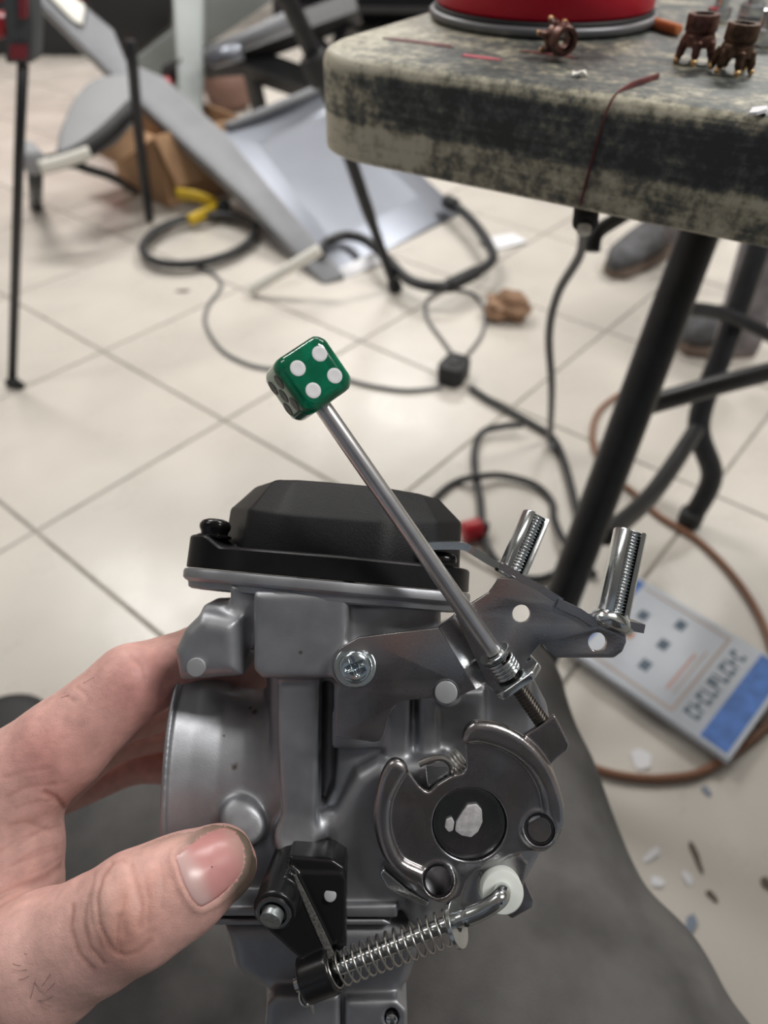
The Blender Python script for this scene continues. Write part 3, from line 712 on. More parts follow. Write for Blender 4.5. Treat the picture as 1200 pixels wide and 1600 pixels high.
# cardboard box
cbx = empty('cardboard_box', fl(250, 300), 'open brown cardboard box with raised flaps behind the hose coil', 'box')
c0 = fl(262, 325); a = .75; ux = Vector((math.cos(a), math.sin(a), 0)); uy = Vector((-math.sin(a), math.cos(a), 0)); Z = Vector((0, 0, 1))
bw, bd, bh = .30, .30, .20
def cb(x, y, z): return c0+ux*x+uy*y+Z*z
slab('box_side', [cb(0, 0, 0), cb(bw, 0, 0), cb(bw, 0, bh), cb(0, 0, bh)], .006, M['card'], cbx)
slab('box_side', [cb(0, 0, 0), cb(0, bd, 0), cb(0, bd, bh), cb(0, 0, bh)], .006, M['card'], cbx)
slab('box_side', [cb(0, bd, 0), cb(bw, bd, 0), cb(bw, bd, bh), cb(0, bd, bh)], .006, M['card'], cbx)
slab('box_side', [cb(bw, 0, 0), cb(bw, bd, 0), cb(bw, bd, bh), cb(bw, 0, bh)], .006, M['card'], cbx)
slab('box_bottom', [cb(0, 0, .004), cb(bw, 0, .004), cb(bw, bd, .004), cb(0, bd, .004)], .003, M['card'], cbx)
slab('flap', [cb(0, 0, bh), cb(0, bd, bh), cb(-.12, bd-.02, bh-.05), cb(-.12, .02, bh-.05)], .005, M['card'], cbx)
slab('flap', [cb(0, 0, bh), cb(bw, 0, bh), cb(bw-.02, -.05, bh-.13), cb(.02, -.05, bh-.13)], .005, M['card'], cbx)
slab('flap', [cb(0, bd, bh), cb(bw, bd, bh), cb(bw-.02, bd+.10, bh-.06), cb(.02, bd+.10, bh-.06)], .005, M['card'], cbx)
# tool stand at far left
st = empty('tool_stand', fl(20, 597), 'thin black stand with a grey and red head at the left edge', 'stand')
V, F = tube([fl(19, 594, .012), wy(30, 240, 1.30), wy(36, 100, 1.29)], .0085, 10); mesh_obj('pole', V, F, M['black'], st)
mesh_obj('rubber_foot', *rounded_rod(fl(19, 592, .016), fl(21, 603, .004), .0145, .004), M['rubber'], st)
mesh_obj('foot_pad', *rounded_rod(fl(22, 600, .006), fl(36, 603, .006), .008, .003), M['rubber'], st)
slab('head', [wy(6, 100, 1.28), wy(50, 100, 1.28), wy(52, 40, 1.28), wy(44, -25, 1.28), wy(-2, -25, 1.28), wy(8, 50, 1.28)], .05, mat('dark_grey_plastic', (.055, .06, .065), .6), st, bevel=.006)
slab('badge', [wy(15, 93, 1.275), wy(42, 93, 1.275), wy(42, 70, 1.275), wy(15, 70, 1.275)], .003, M['maroon'], st)
slab('lever', [wy(28, 30, 1.272), wy(41, 30, 1.272), wy(41, -20, 1.272), wy(28, -20, 1.272)], .01, M['maroon'], st, bevel=.002)
slab('side_grip', [wy(-25, 62, 1.29), wy(4, 62, 1.29), wy(17, 25, 1.29), wy(-25, 22, 1.29)], .04, M['red'], st, bevel=.006)
cab = empty('tool_cabinet', Vector((-1.95, 4.75, 0)), 'red tool cabinet on a dark base at the far left', 'cabinet')
boxobj('base', (-2.9, 4.35, .0), (-1.0, 4.9, .22), M['rubber'], cab, .01); boxobj('cabinet_body', (-2.9, 4.45, .22), (-1.0, 4.9, .85), M['red'], cab, .01)
boxobj('drawer', (-2.85, 4.42, .26), (-1.98, 4.46, .50), M['red'], cab, .006); boxobj('drawer', (-1.94, 4.42, .26), (-1.05, 4.46, .50), M['red'], cab, .006)
sh_ = empty('shelf_unit', Vector((.4, 5.2, 0)), 'dark shelving at the back of the workshop', 'shelf')
boxobj('side_panel', (-.65, 4.9, 0), (-.62, 5.4, 1.6), M['black'], sh_); boxobj('side_panel', (1.6, 4.9, 0), (1.63, 5.4, 1.6), M['black'], sh_)
for z in (.12, .55, 1.0, 1.5): boxobj('shelf', (-.62, 4.9, z), (1.6, 5.4, z+.03), M['black'], sh_)
boxobj('back_panel', (-.62, 5.38, .0), (1.6, 5.40, 1.6), M['rubber'], sh_)
# person standing behind the table
pr = empty('person', fl(1085, 480), 'person in faded trousers and grey sneakers standing beyond the table legs', 'person')
def shoe(heel, toe, w, h, name, m):
    heel = Vector(heel); toe = Vector(toe); d = toe-heel; L = d.length
    pts = [heel+d*t for t in (0, .1, .3, .5, .7, .88, 1.0)]; hs = [h*.9, h*1.0, h*1.0, h*.8, h*.6, h*.5, h*.3]; ws = [w*.3, w*.42, w*.44, w*.45, w*.5, w*.44, w*.2]
    T = d.normalized(); S = Vector((-T.y, T.x, 0)); V = []; F = []; n = 14
    for p, hh, ww in zip(pts, hs, ws):
        for k in range(n):
            t = k*2*PI/n; V.append(tuple(p+S*ww*math.cos(t)+Vector((0, 0, .022+hh*.5+hh*.5*math.sin(t)))))
    for i in range(6):
        for k in range(n): F.append((i*n+k, i*n+(k+1) % n, (i+1)*n+(k+1) % n, (i+1)*n+k))
    F.append(tuple(range(n))[::-1]); F.append(tuple(range(6*n, 7*n)))
    o = mesh_obj(name, V, F, m, pr)
    pl = [heel-S*w*.4, heel+S*w*.4, heel+d*.6+S*w*.52, heel+d*.95+S*w*.35, toe, heel+d*.95-S*w*.35, heel+d*.6-S*w*.52]
    slab('sole', [Vector((q.x, q.y, .028)) for q in pl], .0275, M['sole'], pr, bevel=.006)
    return o
shoe(fl(1085, 352), fl(952, 436), .105, .10, 'shoe', M['shoe'])
shoe(fl(1170, 545), fl(1055, 545), .10, .10, 'shoe', M['shoe'])
def limb(a, pts, rr, name, m):
    V, F = tube(spline([a]+pts, 6), np.interp(np.linspace(0, 1, 6*len(pts)+1), np.linspace(0, 1, len(rr)), rr), 16); return mesh_obj(name, V, F, m, pr)
h1 = fl(1068, 375, .10); h2 = fl(1150, 540, .10)
limb(h1, [h1+Vector((.02, .03, .35)), h1+Vector((.05, .04, .75)), h1+Vector((.1, .0, 1.0))], [.052, .06, .085, .11], 'trouser_leg', M['jeans'])
limb(h2, [h2+Vector((.0, .03, .35)), h2+Vector((.0, .10, .75)), h2+Vector((.02, .2, 1.0))], [.042, .055, .085, .11], 'trouser_leg', M['jeans'])
# knob seen behind the hand
kb = empty('stool_foot', fl(25, 1140), 'dark round rubber foot on the tiles behind the hand', 'foot')
mesh_obj('rubber_cap', *lathe(fl(20, 1165), (0, 0, 1), [(0.0005, .05), (.004, .055), (.03, .055), (.042, .046), (.046, .03), (.046, .002)], 28), M['rubber'], kb)
mesh_obj('stem', *rounded_rod(fl(0, 1190, .03), fl(-90, 1260, .12), .02, .004), M['black'], kb)

# ================================================================== the carburettor
M['cast'] = mat('cast_aluminium', (.365, .375, .40), .49, .85, .08, 90, .16, 2400, rvar=.05)
M['castpin'] = mat('cast_pin_face', (.36, .37, .39), .55, .5, .05, 200)
M['zinc'] = mat('zinc_plate', (.40, .365, .36), .30, 1.0, 0, 55, .16, 1500, color2=(.33, .35, .38), rvar=.08)
M['zincb'] = mat('bright_zinc', (.58, .61, .62), .20, 1.0, .08, 120, .04, 1500, rvar=.05)
M['zincd'] = mat('dark_zinc', (.17, .20, .19), .26, 1.0, 0, 60, .04, 1500, color2=(.22, .20, .22), rvar=.05)
M['rodsteel'] = mat('turned_steel', (.72, .71, .72), .33, 1.0, .05, 200)
M['spring'] = mat('spring_steel', (.55, .53, .50), .28, 1.0)
M['thread'] = mat('oily_thread', (.16, .145, .13), .35, 1.0)
M['plastic'] = mat('black_moulded_plastic', (.0060, .0064, .0078), .52, 0, .2, 200, .5, 2000, spec=.30)
M['plastic2'] = mat('black_smooth_plastic', (.006, .006, .0075), .42, 0, .2, 200, .06, 900, spec=.3)
M['blackscrew'] = mat('black_oxide', (.012, .012, .012), .2, .3)
M['nylon'] = mat('white_nylon', (.80, .84, .80), .45, 0, .03, 200)
M['stake'] = mat('staked_shaft_face', (.62, .61, .62), .6, .35, .15, 500, .2, 1200)
M['dust'] = mat('dusty_ridge', (.10, .097, .092), .9, 0, .5, 1500, .4, 2500)
carb = empty('carburetor', W(P(520, 1620, -30))[0], 'grey cast carburetor with black cover and zinc throttle lever held in the hand', 'carburetor')

F_ = Field((-88, -166, -279), (60, -16, -193), .62)
f = F_
# slide chamber under the flange
f.cyl(P(545, 930, -33), P(545, 1130, -33), 27, 1, 1)
f.prism([(395, 925), (545, 925), (545, 1052), (535, 1062), (408, 1062), (395, 1048)], .5, -34, 2.2, 2.5)
f.prism([(358, 915), (398, 915), (398, 968), (362, 968)], -7, -34, 1.5, 1.5)
f.prism([(545, 925), (690, 945), (690, 1010), (545, 1010)], -12, -40, 3, 3)
# left lug
f.prism([(284, 985), (312, 958), (372, 968), (378, 1060), (276, 1067), (268, 1020)], -1, -30, 5, 3)
f.prism([(320, 950), (400, 940), (400, 1010), (330, 1010)], -9, -34, 3, 5)
# intake bell, flared, tall oval
bc_ = P(400, 1240, -33); xr = P(257, 1240, -12)[0]-bc_[0]
f.revolve(bc_, 0, [(xr, 26.5), (xr+1.6, 27), (xr+2.2, 25.6), (xr+8, 23.6), (xr+16, 21.4), (xr+24, 20.6), (xr+34, 22)], 1.2, .60)
f.revolve(bc_, 0, [(xr-4, 24.4), (xr+.5, 23), (xr+12, 17), (xr+30, 15)], .8, .60, sub=True)
# centre column, collar, right-hand casting
f.prism([(432, 1040), (500, 1040), (497, 1180), (494, 1312), (440, 1312), (434, 1180)], -3, -34, 1.6, 2.2)
f.cyl(P(462, 1308, -2), P(464, 1300, -24), 6.3, 1.6, 2.2)
f.prism([(420, 1050), (560, 1050), (640, 1120), (700, 1080), (760, 1080), (760, 1420), (350, 1425), (330, 1400), (360, 1300), (425, 1240)], -11.5, -40, 3, 4)
f.prism([(512, 1292), (556, 1212), (590, 1192), (700, 1186), (760, 1300), (720, 1428), (502, 1428)], -4, -30, 4, 3.5)
f.prism([(600, 1080), (642, 1080), (640, 1200), (604, 1205)], -7, -30, 2, 2)
f.prism([(652, 1080), (684, 1080), (684, 1200), (654, 1200)], -9, -30, 2, 2)
f.prism([(500, 1060), (530, 1060), (520, 1240), (506, 1270), (498, 1270)], -7, -20, 2, 1.5, sub=True)
f.cyl(P(384, 1292, -6), P(390, 1290, -24), 5.6, 1.5, 2.5); f.cyl(P(372, 1275, -7.2), P(376, 1273, -20), 5.2, 2.0, 3.5)
f.cone(P(500, 1300, -6), P(512, 1272, -8), 1.8, 1.2, 3)
# boss for the bracket screw and pin
f.cyl(P(556, 1042, 1.8), P(556, 1042, -30), 6.5, .8, 2); f.cyl(P(700, 1082, 1.6), P(700, 1082, -24), 4.2, .6, 2)
# outlet side
f.prism([(690, 1050), (830, 1050), (838, 1130), (835, 1300), (690, 1300)], -17, -44, 3, 3)
f.prism([(812, 1040), (836, 1062), (856, 1100), (866, 1150), (866, 1230), (850, 1330), (822, 1380), (806, 1380)], -21, -50, 2.4, 1)
f.cyl(P(734, 1288, -2.5), P(734, 1288, -26), 9.5, 1, 2)
f.prism([(690, 1340), (812, 1340), (800, 1425), (690, 1425)], -15, -40, 3, 3)
f.cone(P(660, 1395, -4), P(660, 1420, -6), 4.5, 5, 3)
# joint ledge and float bowl
f.prism([(332, 1418), (622, 1414), (622, 1436), (332, 1434)], -1.5, -44, 1.0, .8)
f.prism([(328, 1437), (600, 1437), (618, 1448), (330, 1448)], -2.4, -44, .8, .4)
f.prism([(345, 1446), (640, 1446), (657, 1490), (640, 1540), (622, 1562), (600, 1680), (420, 1680), (412, 1555), (362, 1520)], -4.5, -50, 4.5, 1.5)
f.prism([(415, 1572), (428, 1558), (530, 1558), (530, 1760), (402, 1760)], 1.5, -30, 1.6, 1.2)
f.prism([(538, 1566), (620, 1564), (637, 1580), (637, 1760), (538, 1760)], -.5, -30, 1.4, 1.2)
f.cyl(P(612, 1588, 2), P(612, 1588, -4), 2.2, .2, .3, sub=True)
V, Fq = f.mesh(); V = relax(V, Fq, 3, .5)
body = field_obj('cast_body', V, Fq, M['cast'].copy(), carb)
def stains(m, spots, color):
    nt = m.node_tree; b = nt.nodes['Principled BSDF']; N = nt.nodes.new; L = nt.links.new
    tc = N('ShaderNodeTexCoord'); nz_ = N('ShaderNodeTexNoise'); nz_.inputs['Scale'].default_value = 700; L(tc.outputs['Object'], nz_.inputs['Vector'])
    src = b.inputs['Base Color'].links[0].from_socket
    for p, r in spots:
        d = N('ShaderNodeVectorMath'); d.operation = 'DISTANCE'; d.inputs[1].default_value = p; L(tc.outputs['Object'], d.inputs[0])
        a = N('ShaderNodeMath'); a.operation = 'MULTIPLY_ADD'; a.inputs[1].default_value = r*1.6; L(nz_.outputs['Fac'], a.inputs[0]); L(d.outputs['Value'], a.inputs[2])
        q = N('ShaderNodeMapRange'); q.inputs['From Min'].default_value = r*.9; q.inputs['From Max'].default_value = r*1.9; q.inputs['To Min'].default_value = .85; q.inputs['To Max'].default_value = 0; L(a.outputs[0], q.inputs['Value'])
        mx = N('ShaderNodeMix'); mx.data_type = 'RGBA'; L(q.outputs[0], mx.inputs[0]); L(src, mx.inputs[6]); mx.inputs[7].default_value = (*color, 1); src = mx.outputs[2]
    L(src, b.inputs['Base Color'])
sp_ = []
for x, y, r in ((398, 1112, .0013), (391, 1106, .0008), (367, 1198, .0012), (470, 1020, .0007), (350, 1150, .0006)):
    sp_.append((tuple(W(F_.hit(np.array([x], float), np.array([y], float))[0])[0]-np.array(wpos(carb))), r))
stains(body.data.materials[0], sp_, (.10, .07, .035))
mesh_obj('bowl_screw', *lathe(W(P(612, 1588, -2.5))[0], -fwd, [(0, .0017), (.0016, .0017), (.0022, .0008)], 16), M['zincb'], carb, sharp=40)

# cover, flange
th5 = math.radians(5.2)
O = P(512, 906, -32); ex = np.array([math.cos(th5), -math.sin(th5), 0]); ey = np.array([math.sin(th5), math.cos(th5), -.10]); ey /= np.linalg.norm(ey)
ex = ex-ey*ex.dot(ey); ex /= np.linalg.norm(ex); ez = np.cross(ex, ey)
def Cp(x, y, z): return O+ex*x+ey*y+ez*z
lipP = spline([(-44.5, -7), (-45, 4), (-44, 12.5), (-38.5, 18.5), (-31, 21.5), (-20, 28.5), (0, 33.5), (18, 32.5), (30, 29), (39, 25), (44.5, 17), (45.5, 4), (38, -12), (24, -27), (4, -34), (-18, -31), (-34, -20), (-41, -13)], 6, True)
def offs(poly, d):
    t = np.roll(poly, -1, 0)-np.roll(poly, 1, 0); n = np.stack([t[:, 1], -t[:, 0]], 1); n /= np.linalg.norm(n, axis=1)[:, None]
    if ((poly-poly.mean(0))*n).sum() < 0: n = -n
    return poly+n*d
def rings(levels, cap_lo=True, cap_hi=True):
    n = len(levels[0]); V = np.concatenate(levels); F = []
    for k in range(len(levels)-1):
        for i in range(n): F.append((k*n+i, k*n+(i+1) % n, (k+1)*n+(i+1) % n, (k+1)*n+i))
    if cap_lo: F.append(tuple(range(n))[::-1])
    if cap_hi: F.append(tuple(range((len(levels)-1)*n, len(levels)*n)))
    return V, F
def fixn(V, F):
    bm = bmesh.new(); vs = [bm.verts.new(v) for v in V]
    for q in F:
        try: bm.faces.new([vs[i] for i in q])
        except ValueError: pass
    bmesh.ops.recalc_face_normals(bm, faces=bm.faces); bm.verts.index_update()
    F = [tuple(v.index for v in q.verts) for q in bm.faces]; bm.free(); return V, F
def lv(poly, y): return np.array([Cp(p[0], y if np.isscalar(y) else y[i], p[1]) for i, p in enumerate(poly)])
wob = .25*np.sin(np.arange(len(lipP))*.37)
V, F = fixn(*rings([lv(offs(lipP, -5), -6.6), lv(offs(lipP, -2.6), -6.4), lv(offs(lipP, -1.6), -5.9), lv(offs(lipP, -1.3), -4.2), lv(offs(lipP, -.2), -3.6), lv(offs(lipP, .35), -3.0), lv(offs(lipP, .45), -1.2), lv(offs(lipP, .1), -.35), lv(offs(lipP, -1), -.1)]))
cobj('flange', V, F, M['cast'], carb)
earh = np.array([3.2*max(0, min(1, (-p[0]-33)/5))+0*p[1] for p in lipP])
V, F = fixn(*rings([lv(offs(lipP, -.7), .05), lv(offs(lipP, -.3), .25), lv(offs(lipP, -.45), 6.4+earh), lv(offs(lipP, -.9), 7.0+earh), lv(offs(lipP, -1.8), 7.3+earh), lv(offs(lipP, -7.5), 7.9+earh*.9)]))
cover = empty('cover', W(Cp(0, 0, 0))[0]-np.array(wpos(carb))); cover.parent = carb
cobj('lip', V, F, M['plastic2'], cover)
wallP = np.array(fillet([np.array(p, float) for p in ((-35.5, -14), (-35.5, -1), (-25, 22), (-14, 28.8), (18, 29.8), (34, 20), (42.5, 9), (42.5, -10), (26, -26), (0, -31), (-22, -26))], [9, 7, 7, 14, 12, 10, 7, 8, 9, 9, 9], 6))
nx = np.abs(wallP[:, 0]/42)**2
wt = 18.2+4.6*nx
def scaled(poly, d): return offs(poly, -d)
tops = np.full(len(wallP), 29.6)
V, F = fixn(*rings([lv(wallP, 6.2), lv(wallP, 7.4), lv(scaled(wallP, .5), wt-1.2), lv(scaled(wallP, .9), wt-.3), lv(scaled(wallP, 1.6), wt+.35), lv(scaled(wallP, 7.6), tops-1.0), lv(scaled(wallP, 8.6), tops-.25), lv(scaled(wallP, 10), tops+.25), lv(wallP*.35, 31.2), ]))
cobj('cover_dome', V, F, M['plastic'], cover, sharp=60)
for (sx, sy, sz, hh) in ((-36.3, 9.8, 12.0, 1), (35.3, 8.6, 21.5, 0)):
    b = Cp(sx, sy, sz)
    V, F = lathe(b, ey, [(0, 5.3), (.7, 5.5), (1.1, 5.0), (1.3, 4.2), (2.0, 4.3), (3.2, 4.9), (4.3, 4.9), (5.4, 4.2), (6.1, 2.6), (6.3, .1)] if hh else [(0, 4.6), (1.2, 4.6), (2.0, 4.1), (2.8, 2.6), (3.1, .1)], 28)
    cobj('cover_screw', V, F, M['blackscrew'], cover, sharp=50)

# locating pins on the casting
cobj('cast_pin', *rounded_rod(P(312, 1040, -5), P(306, 1043, .6), 2.75, .35), M['castpin'], carb)
cobj('locating_pin', *rounded_rod(P(697, 1082, -2), P(697, 1082, 5.8), 3.25, .45), M['castpin'], carb)

# bracket: two flats joined by a bend
br = empty('cable_bracket', W(P(700, 1000, 0))[0]-np.array(wpos(carb))); br.parent = carb
p1 = [(686, 981)]
notch = [(697+19*math.cos(t), 1082+19*math.sin(t)) for t in np.linspace(.25, PI-.25, 9)]
notch = [(697+19*math.cos(t), 1082-19*math.sin(t)) for t in np.linspace(-.2, PI+.1, 11)]
left = p1+[(744, 1077), (722, 1086)]+notch+[(676, 1091), (640, 1094)]+\
    [(605+38-38*math.sin(t)+0, 1132-38*math.cos(t)) for t in np.linspace(.15, PI/2, 7)]+\
    [(600, 1150), (594, 1158), (584, 1160), (524, 1151), (526, 1078)]+\
    [(554+37*math.cos(t), 1042+37*math.sin(t)) for t in np.linspace(2.3, 4.2, 10)]+[(560, 996)]
V1, F1 = px_plate(left, 4.0, 2.0, 0, .35)
right = [(708, 962), (737, 943), (765, 925), (774, 912), (780, 902), (812, 905), (873, 943), (900, 957), (937, 976), (978, 988), (979, 1003), (973, 1018), (960, 1028), (868, 1028), (855, 1016), (846, 1005), (800, 1060), (768, 1075), (757, 1066)]
V2, F2 = px_plate(right, 1.2, 2.0, [3, 3, 8, 8, 3, 3, 3, 3, 3, 3, 6, 10, 12, 12, 8, 5, 5, 8, 3], .35, [(815, 959, 14), (934, 1003, 14.5)])
# bend strip
q = [P(686, 980.5, 3.9), P(711, 961, 1.2), P(760, 1066, 1.2), P(744, 1077, 3.9)]
nn = np.cross(q[1]-q[0], q[3]-q[0]); nn /= np.linalg.norm(nn); nn = nn if nn[2] < 0 else -nn
qq = q+[p+nn*1.9 for p in q]
V3 = np.array(qq); F3 = [(0, 1, 2, 3), (7, 6, 5, 4), (0, 4, 5, 1), (1, 5, 6, 2), (2, 6, 7, 3), (3, 7, 4, 0)]
V3, F3 = fixn(V3, F3)
cobj('bracket_plate', *join((V1, F1), (V2, F2), (V3, F3)), M['zinc'], br, sharp=30)
# mounting screw with cross recess
c = P(555, 1043, 0); g = Field((c[0]-7, c[1]-7, -D0+2), (c[0]+7, c[1]+7, -D0+13), .16)
g.cyl(P(555, 1043, 3.5), P(555, 1041, 5.4), 5.9, .3, .2)
g.cyl(P(555, 1042, 5.0), P(555, 1040, 7.6), 4.6, 1.2, .3); g.ell(P(555, 1040, 7.0), (4.1, 4.1, 1.8), .6)
cx_, cy_, cz_ = P(554, 1041, 8.6)
for s in (0, 1):
    a_ = .42+s*PI/2; u_ = np.array([math.cos(a_), math.sin(a_), 0])
    g.cone(np.array([cx_, cy_, cz_])-u_*2.3, np.array([cx_, cy_, cz_])+u_*2.3, .75, .75, .15, sub=True)
g.cone((cx_, cy_, cz_), (cx_, cy_, cz_-2.0), 1.2, .6, .2, sub=True)
V, Fq = g.mesh(); field_obj('mounting_screw', relax(V, Fq, 1), Fq, mat('blue_zinc', (.52, .60, .64), .2, 1.0), br)
# arm to the cover screw
arm = spline([P(668, 853, -9), P(690, 852, -9.5), P(722, 853, -10), (P(738, 861, -10)), P(768, 879, -8), P(792, 890, -6), P(806, 898, -5)], 4)
T_, N_, B_ = frames(arm); V = []; n = len(arm)
for i in range(n):
    d2_ = np.array([T_[i][0], T_[i][1], 0]); d2_ /= np.linalg.norm(d2_); nrm = np.array([-d2_[1], d2_[0], 0]); dep = np.array([0, 0, 1.])
    for a_, b_ in ((-1.1, -5.5), (1.1, -5.5), (1.1, 4.2), (-1.1, 4.2)): V.append(arm[i]+nrm*a_+dep*b_)
F = [(i*4+k, i*4+(k+1) % 4, i*4+4+(k+1) % 4, i*4+4+k) for i in range(n-1) for k in range(4)]+[(0, 1, 2, 3), tuple(range(4*n-4, 4*n))]
V, F = fixn(np.array(V), F)
bm = bmesh.new(); vs = [bm.verts.new(v) for v in V]; [bm.faces.new([vs[i] for i in q]) for q in F]
bm_finish(bm, 'arm', M['zincb'], br, sharp=30, bevel=.3, cam_space=True)
def strip(name, pts, th, dlo, dhi, m, parent, bev=.3):
    pts = [np.asarray(p) for p in pts]; V = []; n = len(pts)
    for i in range(n):
        d = pts[min(i+1, n-1)]-pts[max(i-1, 0)]; d = np.array([d[0], d[1], 0]); d /= np.linalg.norm(d); nr = np.array([-d[1], d[0], 0])
        for a_, b_ in ((-th/2, dlo), (th/2, dlo), (th/2, dhi), (-th/2, dhi)): V.append(pts[i]+nr*a_+np.array([0, 0, b_]))
    F = [(i*4+k, i*4+(k+1) % 4, i*4+4+(k+1) % 4, i*4+4+k) for i in range(n-1) for k in range(4)]+[(0, 1, 2, 3), tuple(range(4*n-4, 4*n))]
    V, F = fixn(np.array(V), F)
    bm = bmesh.new(); vs = [bm.verts.new(v) for v in V]; [bm.faces.new([vs[i] for i in q]) for q in F]
    return bm_finish(bm, name, m, parent, sharp=30, bevel=bev, cam_space=True)
strip('post_tab', [P(783, 884, 0), P(806, 899, 0), P(838, 916, 0), P(876, 940, 0)], 2.2, -9, 1.2, M['zinc'], br)
strip('post_tab', [P(868, 941, 0), P(902, 956, 0), P(925, 971, 0), P(955, 973, 0), P(978, 976, 0), P(1003, 981, 0)], 2.6, -7, 2.2, M['zinc'], br, .5)
def post(p, q, R, slot_dir, slot_w, name='cable_guide'):
    p = np.asarray(p); q = np.asarray(q); ax = q-p; L = np.linalg.norm(ax); ax /= L
    s = np.asarray(slot_dir, float); s = s-ax*s.dot(ax); s /= np.linalg.norm(s); t = np.cross(ax, s)
    r_in = R*.72; a0 = slot_w; angs = np.linspace(a0, 2*PI-a0, 40)
    sec = [(R*math.cos(a), R*math.sin(a)) for a in angs]+[(r_in*math.cos(a), r_in*math.sin(a)) for a in angs[::-1]]
    n = len(sec); lev = []
    for h, k in ((0, .97), (.25, 1.0), (L-.35, 1.0), (L, .95)):
        lev.append(np.array([p+ax*h+(s*x+t*y)*(k if i < 40 else 1/k) for i, (x, y) in enumerate(sec)]))
    V = np.concatenate(lev); F = []
    for k in range(3):
        for i in range(n): F.append((k*n+i, k*n+(i+1) % n, (k+1)*n+(i+1) % n, (k+1)*n+i))
    for i in range(39):
        j = n-1-i; F.append((i, i+1, j-1, j)); F.append((3*n+i, 3*n+j, 3*n+j-1, 3*n+i+1))
    V, F = fixn(V, F); o = cobj(name, V, F, M['zincb'], br, sharp=35)
    hs = np.arange(0.4, L-.2, .11); pr = [(h, R*.64+.24*math.sin(2*PI*h/.95)) for h in hs]
    Vt, Ft = lathe(p, ax, pr, 26); cobj('guide_thread', Vt, Ft, M['zincb'], o, sharp=80)
    return o
post(P(800, 894, -4), P(838, 806, -7), 4.4, (.30, 0, 1), .62)
post(P(957, 962, -1), P(985, 830, -4), 4.75, (.26, 0, 1), .60)
cobj('guide_foot', *lathe(P(949, 985, 0), np.array(P(957, 962, -1))-np.array(P(949, 985, 0)), [(0, 4.6), (.4, 5.4), (1.2, 6.4), (2.2, 6.8), (3.2, 6.3), (4.4, 5.2), (4.8, 4.8)], 28), M['zincb'], br)
cobj('guide_foot', *lathe(P(795, 903, -4), np.array(P(800, 894, -4))-np.array(P(795, 903, -4)), [(0, 4.8), (.3, 5.2), (1.0, 5.3), (1.4, 4.6)], 28), M['zincb'], br)

# idle screw with the die on its end (a thing of its own: it unscrews)
sA = P(508, 641, 17.5); sB = P(771, 1019, 4.0); ax = (sB-sA)/np.linalg.norm(sB-sA)
tip = sA+ax*((P(851, 1133, 0)[0]-sA[0])/ax[0])
screw = empty('idle_screw', W(sB)[0], 'long steel idle adjusting screw with a green four-pip die as its knob', 'screw')
Lr = np.linalg.norm(sB-sA)
cobj('rod', *lathe(sA-ax*3, ax, [(0, 2.25), (3, 2.35), (Lr+2.6, 2.52), (Lr+3, 2.35)], 40), M['rodsteel'], screw, sharp=40)
Lt = np.linalg.norm(tip-sB); hs = np.arange(0, Lt, .12)
V = []; F = []; sg = 24
u_ = np.array([0, 0, 1.])-ax*ax[2]; u_ /= np.linalg.norm(u_); w_ = np.cross(ax, u_)
for h in hs:
    for k in range(sg):
        a_ = 2*PI*k/sg; r_ = 2.05+.26*math.sin(2*PI*h/1.05-a_)
        if h > Lt-.8: r_ *= 1-.25*(h-Lt+.8)
        V.append(sB+ax*h+(u_*math.cos(a_)+w_*math.sin(a_))*r_)
for i in range(len(hs)-1):
    for k in range(sg): F.append((i*sg+k, i*sg+(k+1) % sg, (i+1)*sg+(k+1) % sg, (i+1)*sg+k))
F.append(tuple(range(sg))[::-1]); F.append(tuple(range((len(hs)-1)*sg, len(hs)*sg)))
cobj('screw_thread', V, F, M['thread'], screw, sharp=80)
def ring_w(o, d, ri, ro, th, seg=36): return lathe(o, d, [(0, ri), (0, ro-.15), (.12, ro), (th-.12, ro), (th, ro-.15), (th, ri), (0, ri)], seg, cap=False)
cobj('washer', *ring_w(sB+ax*.2, ax, 2.2, 4.7, .8), M['zincb'], screw, sharp=30)
cobj('washer', *ring_w(sB+ax*1.3, ax, 2.2, 4.3, .6), M['zinc'], screw, sharp=30)
def coil(a, d, R, L, turns, r, name, m, parent, seg=8, k=22, phase=0):
    d = np.asarray(d)/np.linalg.norm(d); u = np.array([0, 0, 1.])-d*d[2]; u /= np.linalg.norm(u); w = np.cross(d, u)
    t = np.linspace(0, 1, int(turns*k)); a_ = 2*PI*turns*t+phase
    path = a+d*(L*t)[:, None]+R*(np.cos(a_)[:, None]*u+np.sin(a_)[:, None]*w)
    return cobj(name, *tube(path, r, seg), m, parent, sharp=80)
coil(sB+ax*2.6, ax, 3.7, 5.2, 4.6, .62, 'tension_spring', M['zincb'], screw)
# tab carrying the screw
tabc = sB+ax*8.6; side = np.cross(ax, np.array([0, 0, 1.])); side /= np.linalg.norm(side); side = side if side[0] > 0 else -side
dep = np.cross(side, ax); dep = dep if dep[2] > 0 else -dep
oc = [np.array(p) for p in ((-6.5, -7.5), (8.6, -7.5), (8.6, 3.2), (5.2, 6.2), (-6.5, 6.2))]
V, F = curve_plate(fillet(oc, [1, 1, 2.5, 2.5, 3.5]), [circ((0, 0), 2.4)], 2.2, .4)
V = np.array([tabc+side*v[0]+dep*v[1]+ax*v[2] for v in V]); V, F = fixn(V, F)
cobj('screw_tab', V, F, M['zincb'], br, sharp=30)

